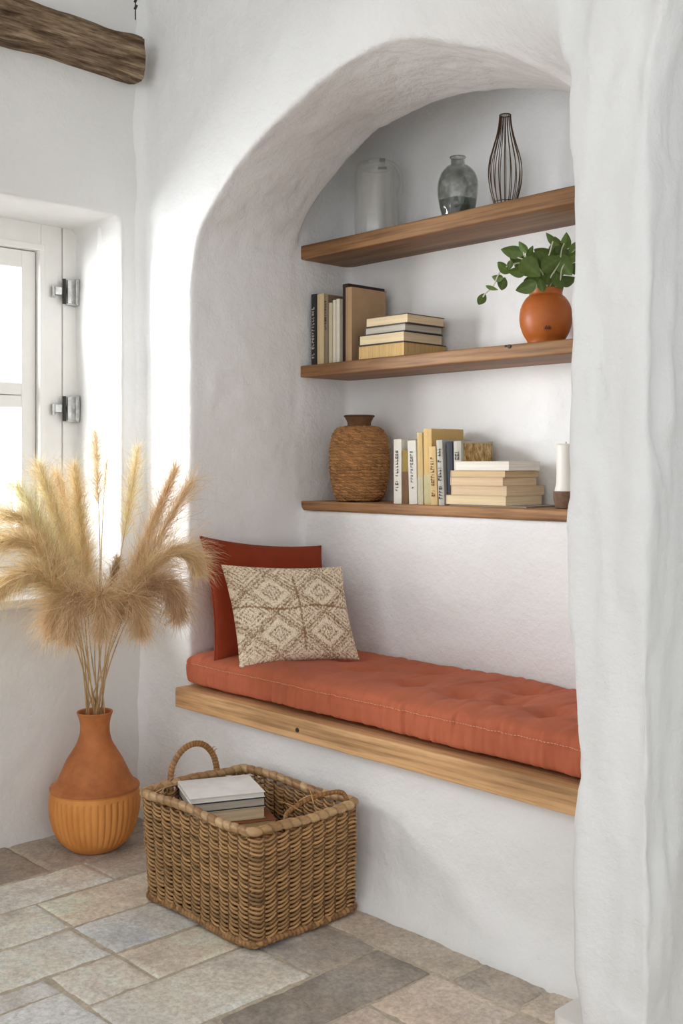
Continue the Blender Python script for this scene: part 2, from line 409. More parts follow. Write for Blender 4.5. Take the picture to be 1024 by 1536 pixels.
def tile(x0, x1, y0, y1, c, i):
    global off
    near = y0 > .2 and x0 < -.9
    st = .011 if near else .12
    jit = rng.uniform(-.005, .005, 4)
    x0 += .0045+jit[0]*.4; x1 -= .0045-jit[1]*.4; y0 += .0045+jit[2]*.4; y1 -= .0045-jit[3]*.4
    nu, nv = max(4, int((x1-x0)/st)), max(4, int((y1-y0)/st))
    def ax(a, b, n): return np.r_[a, a, a+.003, np.linspace(a+.008, b-.008, n), b-.003, b, b]
    X, Y = np.meshgrid(ax(x0, x1, nu), ax(y0, y1, nv), indexing='ij')
    P = np.stack([X.ravel(), Y.ravel(), np.full(X.size, i*3.7)], 1)
    ed = np.minimum(np.minimum(X-x0, x1-X), np.minimum(Y-y0, y1-Y)).ravel()
    Z = .0022*fbm(P*np.array([16, 16, 1]), 3, 5)+.0007*fbm(P*np.array([70, 70, 1]), 2, 6)-.004+rng.uniform(-.0008, .0012)
    Z -= .004*(1-np.clip(ed/.009, 0, 1))**1.6
    Z -= .003*smoothstep(fbm(P*np.array([30, 30, 1]), 2, 8)-.2)*np.exp(-ed/.015)
    # outline wobble
    wob = .0016*fbm(P*np.array([24, 24, 1]), 2, 15)*np.exp(-ed/.02)
    m = np.zeros(X.shape, bool); m[0] = m[-1] = True; m[:, 0] = m[:, -1] = True
    Z = np.where(m.ravel(), -.02, Z)
    a = fbm(P*np.array([7, 7, 1]), 4, 60); b = fbm(P*np.array([40, 40, 1]), 3, 70); q = fbm(P*np.array([4, 9, 1]), 2, 90)
    lum = (1.84+.27*a+.2*b)
    col = (.72*np.array(srgb(*c))+.28*np.mean(srgb(*c))*np.array([1.03, 1, .96]))[None]*lum[:, None]
    warm = np.clip(q, -1, 1)[:, None]*np.array([[.04, .0, -.05]])
    col = np.clip(col*(1+warm), .02, .8)
    VV.append(np.stack([X.ravel()+wob, Y.ravel()+wob, Z], 1)); FF.append(grid_faces(*X.shape)[:, ::-1]+off); CC.append(col); off += X.size
for i, t in enumerate(tiles): tile(*t, i)
X, Y = np.meshgrid(np.linspace(-3.5, 2.25, 260), np.linspace(-2.6, 2.6, 260), indexing='ij')
P = np.stack([X.ravel(), Y.ravel(), 0*X.ravel()], 1)
VV.append(np.stack([X.ravel(), Y.ravel(), -.0078+.0008*fbm(P*30, 2, 2)], 1)); FF.append(grid_faces(*X.shape)[:, ::-1]+off)
CC.append(np.array(srgb(198, 186, 168))[None]*(1+.12*fbm(P*25, 3, 4))[:, None])
t = NT('stone_paving'); a = t.n('ShaderNodeAttribute'); a.attribute_name = 'Col'; v = t.coords()
fine = t.ramp(t.noise(v, 90, 8, .7), [(.3, (.68, .67, .66)), (.62, (1.1, 1.1, 1.1))])
n1 = t.bump(t.noise(v, 45, 8, .65), .45, .005); n2 = t.bump(t.noise(v, 240, 4, .6), .35, .0012, n1)
t.bsdf(t.mul(a.outputs['Color'], fine), .82, 0, n2, .3); M['stone'] = t.m
floor = structure(link('floor', new_mesh('floor', np.vstack(VV), np.vstack(FF), np.vstack(CC)), M['stone']))

# ------------------------------------------------------------------ boards
def board(name, x0, x1, y0, y1, z0, z1, m, seed, wob=.0025):
    nx = 160; sec = []
    r = .004
    pr = [(y0, z0+r), (y0, z0+r*2), (y0, (z0+z1)/2), (y0, z1-2*r), (y0, z1-r), (y0+r*.3, z1-r*.3), (y0+r, z1), (y0+.03, z1), ((y0+y1)/2, z1), (y1-r, z1), (y1, z1-r), (y1, z0+r), (y1-r, z0), ((y0+y1)/2, z0), (y0+.03, z0), (y0+r, z0), (y0+r*.3, z0+r*.3)]
    xs = np.linspace(x0, x1, nx); k = len(pr)
    V = np.array([(x, y, z) for x in xs for y, z in pr])
    P = V-np.array([0, 0, 0])
    front_m = (V[:, 1] < y0+.02)
    d = wob*fbm(P*np.array([5, 9, 9])+seed, 3, seed)
    V[:, 1] += np.where(front_m, d, 0); V[:, 2] += np.where(front_m, .5*wob*fbm(P*np.array([4, 6, 6])+seed, 2, seed+5), 0)
    F = grid_faces(nx, k, False, True).tolist()+[list(range(k)), [(nx-1)*k+j for j in range(k)][::-1]]
    me = new_mesh(name, V, F, None, True)
    bm = bmesh.new(); bm.from_mesh(me); bmesh.ops.recalc_face_normals(bm, faces=bm.faces); bm.to_mesh(me); bm.free()
    o = link(name, me, m)
    md = o.modifiers.new('es', 'EDGE_SPLIT'); md.split_angle = .9
    return o
b = board('bench_board', -2.797, -1.26, 1.943, 2.455, .392, .452, M['oak'], 3, .002)
tag(b, 'long oak board of the niche bench under the terracotta seat pad', 'bench')
kn = MB(); kn.tube([(-2.227, 1.9405, .4205), (-2.227, 1.95, .4205)], .0062, 12); kn.build('knot', M['dark_iron'], b)
for zt, th, lab, sd in ((1.88, .047, 'top oak shelf in the arch carrying glass and wire vases', 11), (1.4735, .040, 'middle oak shelf carrying books and the orange plant pot', 17), (1.0135, .031, 'lowest oak shelf carrying the rope jar and candle', 23)):
    s = board('wall_shelf', NL-.004, NR+.004, B1-.004, B2+.004, zt-th, zt, M['oak_low'] if sd == 23 else M['oak_dark'], sd, .002)
    tag(s, lab, 'shelf', 'oak shelves in the niche')
    if sd == 17:
        kn = MB(); kn.tube([(-1.914, 2.4565, 1.468), (-1.914, 2.47, 1.468)], .006, 10); kn.tube([(-1.928, 2.457, 1.470), (-1.928, 2.47, 1.470)], .003, 8); kn.build('knot', M['dark_iron'], s)

# beam
nx, k = 260, 96; ys = np.linspace(.4, 1.945, nx); V = []
for y in ys:
    for j in range(k):
        a = j*2*PI/k; ca, sa = math.cos(a), math.sin(a); e = .2
        V.append((-3.03+.062*np.sign(ca)*abs(ca)**e, y, 2.437+.066*np.sign(sa)*abs(sa)**e))
V = np.array(V); P = V.copy()
d = .011*fbm(P*np.array([11, 3.5, 11]), 3, 71)+.006*fbm(P*np.array([55, 5, 55]), 3, 72)
ctr = np.stack([np.full(len(V), -3.03), V[:, 1], np.full(len(V), 2.437)], 1); dirn = V-ctr; dirn /= np.linalg.norm(dirn, axis=1)[:, None]
V += dirn*d[:, None]; V[:, 2] += .012*np.sin((V[:, 1]-1.2)*4.2)*np.where(V[:, 2] < 2.42, 1, .2)
F = grid_faces(nx, k, False, True).tolist()+[list(range(k)), [(nx-1)*k+j for j in range(k)][::-1]]
me = new_mesh('ceiling_beam', V, F); bm = bmesh.new(); bm.from_mesh(me); bmesh.ops.recalc_face_normals(bm, faces=bm.faces); bm.to_mesh(me); bm.free()
bo = link('timber_beam', me, M['beam']); bo.modifiers.new('es', 'EDGE_SPLIT').split_angle = 1.0
tag(bo, 'weathered rough timber beam along the window wall, top left corner', 'beam')
wm = MB(); wx, wy = -3.0, 1.93
wm.tube([(wx, wy, 3.0), (wx+.001, wy, 2.8), (wx, wy, 2.56)], .0022, 6)
for z in (2.66, 2.64, 2.622, 2.60): wm.tube([(wx-.004, wy, z-.006), (wx+.005, wy+.002, z+.006)], .0045, 6)
wr = wm.build('hanging_wire', M['dark_iron'], None, smooth=True)
tag(wr, 'short dark twisted wire hanging in the wall corner above the beam end', 'wire')

# ------------------------------------------------------------------ seat pad
def seat_pad():
    x0, x1, y0, y1, zb, zt = -2.795, -1.262, 1.966, 2.452, .4545, .552
    nx = 420
    xs = np.linspace(0, 1, nx)
    # closed cross-section around (y,z)
    sec = []
    hd, hh = (y1-y0)/2, (zt-zb)/2
    ang = np.linspace(0, 2*PI, 129)[:-1]
    e = .34
    sy = np.sign(np.cos(ang))*np.abs(np.cos(ang))**(e*.75); sz = np.sign(np.sin(ang))*np.abs(np.sin(ang))**e
    # resample by arc length
    C = np.stack([sy*hd, sz*hh], 1); C2 = np.vstack([C, C[:1]])
    d = np.r_[0, np.cumsum(np.linalg.norm(np.diff(C2, axis=0), axis=1))]
    u = np.linspace(0, d[-1], 181)[:-1]; Q = np.stack([np.interp(u, d, C2[:, i]) for i in (0, 1)], 1)
    k = len(Q); L = x1-x0
    V = np.zeros((nx, k, 3))
    X = x0+xs*L
    endd = np.minimum(X-x0, x1-X)
    sc = np.clip(endd/.05, 0, 1); sc = (1-(1-sc)**2.6)**(1/2.6)
    for i in range(nx):
        V[i, :, 0] = X[i]; V[i, :, 1] = (y0+y1)/2+Q[:, 0]*(.9+.1*sc[i]); V[i, :, 2] = (zb+zt)/2+Q[:, 1]*sc[i]
    V = V.reshape(-1, 3); P = V.copy()
    top = smoothstep((V[:, 2]-(zt-.03))/.02); frontm = smoothstep((y0+.03-V[:, 1])/.025)
    dz = np.zeros(len(V))
    for (bx, by) in TUFT:
        r2 = ((V[:, 0]-bx)/.075)**2+((V[:, 1]-by)/.085)**2
        dz -= .021*np.exp(-r2*1.6)+.010*np.exp(-r2*9)
        # radiating creases
        for aa in (0.35, -.3, 1.5, 2.7, 3.5, -1.4):
            ux, uy = math.cos(aa), math.sin(aa)
            al = (V[:, 0]-bx)*ux+(V[:, 1]-by)*uy; pe = -(V[:, 0]-bx)*uy+(V[:, 1]-by)*ux
            dz -= .0055*np.exp(-(pe/.0075)**2)*np.exp(-np.clip(al, 0, None)/.065)*(al > -.004)*np.clip(al/.01, 0, 1)
    for xc in np.arange(-2.55, -1.2, .165):      # stitched cross lines
        dz -= .004*np.exp(-((V[:, 0]-xc-.12*(V[:, 1]-2.2))/.007)**2)*smoothstep((V[:, 1]-2.16)/.08)
    dz += .004*fbm(P*np.array([9, 14, 1]), 3, 81)+.0022*vnoise(P*np.array([45, 9, 1])+fbm(P*6, 2, 2)[:, None], 82)
    dz += .010*np.exp(-((V[:, 1]-y0-.12)/.12)**2)
    V[:, 2] += dz*top
    rid = .0044*fbm(np.stack([P[:, 0]*75, P[:, 1]*0, P[:, 2]*9], 1), 2, 91)+.004*fbm(P*np.array([7, 1, 7]), 2, 92)
    seam = .0035*np.exp(-((V[:, 2]-(zt-.028))/.0035)**2)
    V[:, 1] -= (rid-seam)*frontm
    low = smoothstep((zb+.02-V[:, 2])/.02)*smoothstep((y0+.09-V[:, 1])/.09)
    V[:, 2] += .006*low*(1+.8*fbm(P*np.array([6, 1, 1]), 2, 95))
    F = grid_faces(nx, k, False, True)
    me = new_mesh('seat_pad', V, F)
    root = thing('seat_cushion', 'long tufted terracotta seat pad lying on the oak bench board', 'cushion', ((x0+x1)/2, (y0+y1)/2, zb))
    V2 = V-np.array(root.location); me = new_mesh('pad', V2, F[:, ::-1]); bm = bmesh.new(); bm.from_mesh(me); bmesh.ops.recalc_face_normals(bm, faces=bm.faces); bm.to_mesh(me); bm.free()
    me.polygons.foreach_set('use_smooth', np.ones(len(me.polygons), bool))
    link('pad', me, M['seat'], root)
    st = MB()
    G = V.reshape(nx, k, 3); X0 = x0+.03
    # front line: vertex of each section nearest the seam height
    pts = []
    for i in range(nx):
        s_ = G[i]; fm_ = s_[:, 1] < (y0+y1)/2-.1
        j = np.argmin(np.where(fm_, abs(s_[:, 2]-(zt-.022)), 9)); pts.append(s_[j]-np.array([0, .0012, 0]))
    pts = np.array(pts)[12:-8]; d = np.r_[0, np.cumsum(np.linalg.norm(np.diff(pts, axis=0), axis=1))]
    for s0 in np.arange(0, d[-1]-.008, .0085):
        a_ = [np.interp(s0, d, pts[:, q]) for q in range(3)]; b_ = [np.interp(s0+.0055, d, pts[:, q]) for q in range(3)]
        st.tube([np.array(a_)-root.location, np.array(b_)-root.location], .0009, 4)
    st.build('stitching', M['thread'], root)
TUFT = [(-2.243, 2.20), (-1.998, 2.15), (-1.814, 2.14), (-1.678, 2.16), (-1.533, 2.13), (-1.36, 2.13), (-2.40, 2.31), (-2.10, 2.34), (-1.75, 2.33), (-1.45, 2.33)]
seat_pad()

# ------------------------------------------------------------------ pillows
def pillow(root, BL, BR, TL, TR, thick, name, m, nu=90, nv=80, color=None, seed=0, pinch=.03, ear=None, sag=0):
    BL, BR, TL, TR = map(np.array, (BL, BR, TL, TR))
    nrm = np.cross(BR-BL, TL-BL); nrm /= np.linalg.norm(nrm)          # towards the viewer side
    u = np.sin(np.linspace(-PI/2, PI/2, nu))*.5+.5; v = np.sin(np.linspace(-PI/2, PI/2, nv))*.5+.5
    U, Vv = np.meshgrid(u, v, indexing='ij')
    Vs, Fs, Cs = [], [], []; off = 0
    for side in (1, -1):
        du = pinch*np.sin(PI*Vv)**.8*(1-2*U)*1.0; dv = pinch*np.sin(PI*U)**.8*(1-2*Vv)
        uu, vv = U+du*(1-4*(U-.5)**2*0), Vv+dv
        P = (BL[None, None]*((1-uu)*(1-vv))[..., None]+BR[None, None]*(uu*(1-vv))[..., None]+TL[None, None]*((1-uu)*vv)[..., None]+TR[None, None]*(uu*vv)[..., None])
        prof = (np.clip(4*U*(1-U), 0, 1)**.42)*(np.clip(4*Vv*(1-Vv), 0, 1)**.42)
        fill = prof*(1+.25*np.sin(PI*U)*(.55-Vv))
        N3 = np.stack([U.ravel()*5, Vv.ravel()*5, np.full(U.size, side*3.)], 1)
        wr = (.05*fbm(N3, 3, seed)+.05*fbm(np.stack([U.ravel()*3, Vv.ravel()*14, np.full(U.size, side*2.)], 1), 2, seed+3)*np.exp(-U.ravel()*3)).reshape(U.shape)
        ht = thick*(fill+wr*prof**.5)
        extra = 0
        c = None
        if color is not None:
            c, extra = color(U, Vv); Cs.append(c.reshape(-1, 3))
        P = P+nrm[None, None]*(side*(ht+extra)+.0012*side)[..., None]
        Vs.append(P.reshape(-1, 3)); f = grid_faces(nu, nv)+off
        Fs.append(f if side == 1 else f[:, ::-1]); off += U.size
    V = np.vstack(Vs); F = np.vstack(Fs)
    # stitch the rim
    rimi = [i*nv for i in range(nu)]+[(nu-1)*nv+j for j in range(1, nv)]+[i*nv+nv-1 for i in range(nu-2, -1, -1)]+[j for j in range(nv-2, 0, -1)]
    R = np.array([[rimi[k], rimi[(k+1) % len(rimi)], rimi[(k+1) % len(rimi)]+nu*nv, rimi[k]+nu*nv] for k in range(len(rimi))])
    F = np.vstack([F, R])
    loc = np.array(root.location)
    me = new_mesh(name, V-loc, F, np.vstack(Cs) if Cs else None)
    bm = bmesh.new(); bm.from_mesh(me); bmesh.ops.recalc_face_normals(bm, faces=bm.faces); bm.to_mesh(me); bm.free()
    me.polygons.foreach_set('use_smooth', np.ones(len(me.polygons), bool))
    o = link(name, me, m, root)
    return o, V[rimi]-loc

root = thing('throw_pillow', 'plain rust red pillow leaning in the left corner of the niche', 'pillow', (-2.66, 2.2, .545), group='pillows on the bench')
_, edge = pillow(root, (-2.655, 1.985, .541), (-2.575, 2.425, .545), (-2.748, 2.000, .915), (-2.672, 2.432, .868), .055, 'cover', M['rust'], seed=5, pinch=.045)
pp = MB(); ep = np.vstack([edge, edge[:1]]); pp.tube(ep, .0028, 6, cap=False); pp.build('piping', M['rust'], root, smooth=True)

def woven(U, V):
    x = (U-.53)*.40; y = (V-.50)*.33
    def pp_(a, p): a = np.mod(a/p, 1); return np.abs(a-.5)*2
    s = .142
    a = (x*.84+y)/s; b_ = (x*.84-y)/s
    fa, fb = np.mod(a+.5, 1)-.5, np.mod(b_+.5, 1)-.5
    m_ = np.maximum(abs(fa), abs(fb)); cell = (np.floor(a+.5)+np.floor(b_+.5)) % 2
    band = lambda q, c, w: np.exp(-((q-c)/w)**2)
    ln = band(m_, .5, .05)+.8*band(m_, .40, .035)+.75*band(m_, .28, .03)*(cell < 1)+.7*band(m_, .19, .03)+.5*band(m_, .09, .03)
    ln += .9*np.exp(-(x/.0035)**2)*(abs(y) < .13)*(np.abs(fa+fb) < .5)
    stripes = np.where(cell > 0, .5*(pp_(x+y*.2, .011) > .55)*(m_ < .26), 0)
    ln += .75*stripes
    ln += .9*np.exp(-((y-.018-.006*np.sin(x*26))/.0035)**2)
    P = np.stack([x.ravel(), y.ravel(), 0*x.ravel()], 1)
    kn = (np.sin(x*1150+2*np.sin(y*300))*np.sin(y*1050+2*np.sin(x*260)))
    sp = vnoise(P*520, 4).reshape(x.shape); sp2 = vnoise(P*250, 14).reshape(x.shape)
    f = np.clip(ln*.85+.68*sp+.35*sp2-.05, 0, 1)[..., None]
    light = np.array(srgb(246, 232, 208)); dark = np.array(srgb(146, 112, 78))
    col = light*(1-f)+dark*f
    extra = .0009*kn+.0012*sp-.0016*np.clip(ln, 0, 1)
    return col, extra
t = NT('cream_weave'); a = t.n('ShaderNodeAttribute'); a.attribute_name = 'Col'; t.bsdf(a.outputs['Color'], .95, 0, None, .1, .2); M['weave'] = t.m
root = thing('throw_pillow', 'cream and brown woven pillow with diamond pattern, in front of the rust pillow', 'pillow', (-2.44, 2.14, .545), group='pillows on the bench')
_, edge = pillow(root, (-2.512, 1.968, .545), (-2.372, 2.318, .545), (-2.592, 1.962, .842), (-2.462, 2.330, .822), .058, 'cover', M['weave'], nu=330, nv=270, color=woven, seed=15, pinch=.034)

# ------------------------------------------------------------------ books
PAPER = simple('paper', srgb(226, 208, 176), .9, var=.06, scale=4, bump=.5, bscale=1.0, stretch=(40, 40, 900), spec=.1)
def paper_mat(name, c, vert=False):
    t = NT(name); v = t.coords((8, 8, 420) if not vert else (420, 420, 8)); c = np.array(c)
    base = t.ramp(t.noise(v, 1.0, 3), [(.3, tuple(c*.84)), (.7, tuple(np.clip(c*1.06, 0, 1)))])
    t.bsdf(base, .9, 0, t.bump(t.noise(v, 1.0, 2), .3, .002), .1); return t.m
PG = {k: paper_mat('page_edges_'+k, srgb(*c)) for k, c in dict(cream=(232, 212, 176), tan=(216, 192, 152), white=(238, 234, 224), grey=(198, 190, 176), gold=(214, 184, 132), sand=(222, 198, 166)).items()}
PGV = {k: paper_mat('upright_pages_'+k, srgb(*c), True) for k, c in dict(cream=(232, 212, 176), white=(236, 230, 218)).items()}
COVERS = {}
def cover(c, rough=.6):
    k = (c, rough)
    if k not in COVERS: COVERS[k] = simple('book_cover_%d' % len(COVERS), srgb(*c), rough, var=.06, scale=25, bump=.1, bscale=200)
    return COVERS[k]
PG['ridged'] = paper_mat('ridged_pages', srgb(216, 182, 126), True)
for nd in PG['ridged'].node_tree.nodes:
    if nd.type == 'MAPPING': nd.inputs['Scale'].default_value = (230, 230, 6)
    if nd.type == 'BUMP': nd.inputs['Strength'].default_value = .9; nd.inputs['Distance'].default_value = .006
def upright_book(label, x, t, d, h, c, z, y, group, page='cream', lean=0, spine=None, marks=None, yaw=0, face=None):
    # spine faces -Y at y, thickness t from x to x+t
    root = thing('book', label, 'book', (x+t/2, y, z), (0, lean, yaw), group)
    b = MB(); h2 = t/2; tk = .0022
    b.box(-h2, -h2+tk, .002, d, 0, h); b.box(h2-tk, h2, .002, d, 0, h)
    b.prism([(-h2, .004), (-h2+tk*.5, .001), (0, -.0018), (h2-tk*.5, .001), (h2, .004), (h2-tk, .005), (-h2+tk, .005)], 2, 0, h)
    b.build('cover', cover(c), root)
    p = MB(); p.box(-h2+tk+.0001, h2-tk-.0001, .0052, d-.004, .003, h-.0035); p.build('pages', PGV[page if page in PGV else 'cream'], root)
    if spine:
        s_ = MB(); s_.prism([(-h2+.0006, -.0002), (0, -.0026), (h2-.0006, -.0002), (0, -.0022)], 2, h*spine[1], h*spine[2]); s_.build('spine_label', cover(spine[0]), root)
    if marks:
        mk = MB(); mc, z0, z1, w, step = marks; zz = z0*h; r = random.Random(int(abs(x)*1e4))
        while zz < z1*h:
            l = step*r.uniform(.45, .95)
            if r.random() > .16:
                q = w*t*r.uniform(.6, 1); yb = -.0034
                mk.box(-q/2, q/2, yb, yb+.0016, zz, zz+l*.3); 
                if r.random() > .4: mk.box(-q/2, -q/2+q*.3, yb, yb+.0016, zz, zz+l)
                if r.random() > .4: mk.box(q/2-q*.3, q/2, yb, yb+.0016, zz, zz+l)
            zz += step*1.15
        mk.build('spine_lettering', cover(mc), root)
    if face: face(root, h2, d, h)
    return root
def flat_book(label, x0, x1, y0, y1, z, t, c, page, group, yaw=0, name='book', tk=.0022, inset=.003, cov=True, tilt=0):
    cx, cy = (x0+x1)/2, (y0+y1)/2; a, b_ = (x1-x0)/2, (y1-y0)/2
    root = thing(name, label, 'book', (cx, cy, z), (tilt, 0, yaw), group)
    b = MB(); b.box(-a, a, -b_, b_, 0, tk); b.box(-a, a, -b_, b_, t-tk, t); b.box(-a, -a+.003, -b_, b_, tk, t-tk)
    b.build('cover', cover(c), root, bevel=.0006, segs=1)
    p = MB(); p.box(-a+.0032, a-inset, -b_+inset, b_-inset, tk+.0001, t-tk-.0001); p.build('pages', PG[page], root)
    return root

# middle shelf, upright
Z2, Z3 = 1.4735, 1.0135
G2 = 'upright books on the middle shelf'
y = 2.492
upright_book('black narrow book with pale spine lettering at the far left of the middle shelf', -2.786, .026, .15, .243, (34, 34, 36), Z2, y, G2, marks=((205, 200, 180), .1, .9, .5, .009))
upright_book('thick pale cream book right beside the black book on the middle shelf', -2.757, .034, .15, .240, (212, 190, 148), Z2, y, G2)
upright_book('grey-brown thin book third from left on the middle shelf', -2.721, .019, .15, .233, (138, 120, 98), Z2, y, G2, marks=((80, 68, 52), .5, .9, .4, .008))
upright_book('short ivory book in front of the dark brown one on the middle shelf', -2.700, .018, .14, .205, (206, 192, 160), Z2, y, G2)
upright_book('slim white paperback beside the short ivory book on the middle shelf', -2.680, .015, .14, .212, (226, 218, 200), Z2, y, G2, 'white')
upright_book('white paperback second of the slim pair on the middle shelf', -2.663, .017, .14, .214, (232, 224, 206), Z2, y, G2, 'white')
upright_book('black and dark red book standing tallest, partly behind the tan book on the middle shelf', -2.644, .030, .17, .262, (50, 26, 24), Z2, y+.012, G2)
upright_book('large tan clothbound book showing its broad cover on the middle shelf', -2.611, .030, .16, .245, (186, 152, 114), Z2, y-.006, G2, lean=0)
G = 'stacked books on the middle shelf'
flat_book('thick bottom book of the middle shelf stack with ridged page edges', -2.542, -2.334, 2.474, 2.672, Z2, .0455, (88, 70, 52), 'ridged', G)
flat_book('third book down in the middle shelf stack, cream pages and black cover', -2.536, -2.338, 2.474, 2.660, Z2+.0457, .033, (48, 42, 38), 'cream', G, .015)
flat_book('grey blue slim book second from top in the middle shelf stack', -2.512, -2.332, 2.478, 2.652, Z2+.0789, .0235, (92, 100, 104), 'grey', G, -.01)
flat_book('top book of the middle shelf stack, pale pages with dark cover edge', -2.508, -2.325, 2.476, 2.654, Z2+.1026, .030, (104, 84, 62), 'cream', G, .02)

# lowest shelf, upright
G3 = 'upright books on the lowest shelf'; y = 2.500
upright_book('white book with dark spine lettering next to the rope jar', -2.405, .034, .15, .203, (226, 222, 210), Z3, y, G3, 'white', marks=((70, 74, 78), .2, .8, .35, .008))
upright_book('short olive gold book next to the white book on the lowest shelf', -2.368, .027, .14, .168, (150, 126, 52), Z3, y, G3, spine=((112, 78, 40), 0, .6))
upright_book('pale grey white book leaning beside the olive one on the lowest shelf', -2.339, .036, .145, .198, (220, 216, 206), Z3, y, G3, 'white', lean=-.035, marks=((120, 124, 128), .25, .9, .3, .008))
upright_book('narrow buff book beside the tall ochre book on the lowest shelf', -2.299, .022, .14, .222, (206, 180, 124), Z3, y, G3, lean=-.03, spine=((196, 190, 160), 0, .38))
upright_book('tallest ochre hardback with plain wide cover on the lowest shelf', -2.274, .034, .15, .233, (206, 172, 108), Z3, y, G3, lean=-.02, spine=((190, 180, 138), .02, .4))
upright_book('short mottled tan book in front of the ochre hardback on the lowest shelf', -2.237, .028, .135, .178, (204, 174, 120), Z3, y-.012, G3, lean=-.05, marks=((120, 84, 44), .15, .85, .5, .007))
upright_book('grey book with dark title strip beside the navy book on the lowest shelf', -2.207, .024, .14, .197, (178, 176, 168), Z3, y-.01, G3, lean=-.05, marks=((46, 46, 52), .1, .85, .55, .008))
upright_book('dark navy book between two grey spines on the lowest shelf', -2.181, .025, .14, .192, (34, 40, 52), Z3, y, G3, lean=-.03)
def figured(root, h2, d, h):                              # mottled gold pattern on the right-hand cover
    p = MB(); p.box(h2+.0002, h2+.0012, .012, d-.004, .006, h-.006)
    t = NT('mottled_gold'); v = t.coords((1, 1, .45))
    t.bsdf(t.ramp(t.noise(v, 60, 6, .7), [(.36, srgb(226, 206, 160)), (.5, srgb(178, 142, 84)), (.64, srgb(112, 82, 46))]), .7)
    p.build('cover_panel', t.m, root)
upright_book('grey spined book with mottled gold cover nearest the paperback stack', -2.153, .030, .15, .193, (176, 172, 160), Z3, y, G3, lean=-.02, marks=((90, 88, 84), .55, .92, .5, .009), spine=((176, 146, 84), .02, .5), face=figured)
G = 'stacked books on the lowest shelf'
flat_book('thin grey booklet lying flat under the whole lowest shelf stack', -2.16, -1.875, 2.485, 2.668, Z3, .0045, (150, 142, 130), 'grey', G, tk=.0012)
zz = Z3+.0047
for x0, x1, y1, t_, c, pg, lab, yw in (
    (-2.170, -1.945, 2.655, .0275, (226, 202, 164), 'cream', 'lowest thick buff paperback of the lowest shelf stack, with stained pages', .0),
    (-2.150, -1.945, 2.668, .0285, (214, 186, 150), 'sand', 'wide beige paperback second from bottom of the lowest shelf stack', .02),
    (-2.153, -1.953, 2.640, .0240, (222, 194, 158), 'sand', 'beige paperback in the middle of the lowest shelf stack', -.015),
    (-2.152, -1.950, 2.645, .0200, (206, 178, 144), 'tan', 'slim tan paperback second from top of the lowest shelf stack', .015)):
    flat_book(lab, x0, x1, 2.482, y1, zz, t_, c, pg, G, yw, tk=.0016, inset=.0012); zz += t_+.0002
flat_book('white topmost book of the lowest shelf stack', -2.132, -1.935, 2.478, 2.632, zz, .0265, (240, 234, 222), 'white', G, .03, tk=.0016, inset=.0014)

# ------------------------------------------------------------------ rope jar
def rope_jar():
    root = thing('woven_jar', 'brown rope wrapped jar at the left end of the lowest shelf', 'jar', (-2.628, 2.567, Z3))
    prof = spline([(.074, 0.002), (.088, .025), (.098, .07), (.1035, .12), (.103, .165), (.098, .205), (.088, .232), (.072, .247), (.046, .252)], 360)
    prof = arc(prof, 420)
    pitch = .0108
    d = np.r_[0, np.cumsum(np.linalg.norm(np.diff(prof, axis=0), axis=1))]
    D = np.repeat(d[:, None], 384, 1)
    def f(TH, R, Z):
        row = np.floor(D/pitch); ph = (D/pitch-row-.5)
        N = 26; th = TH+.012*np.sin(row*2.1)
        sl = np.where(row % 2 == 0, 1, -1)
        strand = np.abs(np.sin((th*N/2+ph*2.6+row*1.3)))
        hump = np.sqrt(np.clip(1-(2*ph)**2*.92, 0, 1))
        nz = vnoise(np.stack([TH.ravel()*9, D.ravel()*90, 0*D.ravel()], 1), 4).reshape(D.shape)
        return -.0092+.0088*hump*(.25+.75*strand**.6)+.0009*nz, .0022*nz
    V, F = lathe(prof, 384, f)
    row = np.floor(D/pitch); ph = D/pitch-row-.5
    TH = np.repeat((np.arange(384)*2*PI/384)[None], 420, 0)
    sid = np.floor(((TH+.012*np.sin(row*2.1))*13+ph*2.6+row*1.3)/PI)
    tone = vhash(sid.astype(int), row.astype(int), sid.astype(int)*0, 3)
    nz = vnoise(np.stack([TH.ravel()*22, row.ravel()*3.1, 0*row.ravel()], 1), 8).reshape(D.shape)
    fib = vnoise(np.stack([TH.ravel()*120, D.ravel()*900, 0*row.ravel()], 1), 18).reshape(D.shape)
    f = np.clip(1+.15*nz+.2*fib+.26*tone, .3, 1.7)
    C = np.array(srgb(176, 130, 84))[None, None]*f[..., None]
    link('rope_body', new_mesh('rope_body', V, F, C.reshape(-1, 3)), M['attr_rough'], root)
    V, F = lathe(spline([(.052, .244), (.041, .252), (.039, .262), (.044, .274), (.049, .2845), (.046, .287), (.037, .272), (.034, .25)], 40), 64, lambda TH, R, Z: .0007*np.sin(TH*40+Z*900))
    link('neck', new_mesh('neck', V, F), simple('neck_rope', srgb(112, 76, 46), .8, var=.2, scale=60, bump=.4, bscale=200), root)
    V, F = lathe([(.0, .003), (.075, .003)], 40); link('base', new_mesh('base', V, F), simple('jar_base', srgb(90, 62, 40)), root)
    V, F = tube_geo([(.049*math.cos(a), .049*math.sin(a), .2855) for a in np.linspace(0, 2*PI, 49)], .0032, 8, False)
    link('lip', new_mesh('lip', V, F), simple('lip_rope', srgb(78, 52, 34), .7), root)
t = NT('tinted_fibre'); a = t.n('ShaderNodeAttribute'); a.attribute_name = 'Col'; t.bsdf(a.outputs['Color'], .75, 0, None, .3); M['attr_rough'] = t.m
rope_jar()

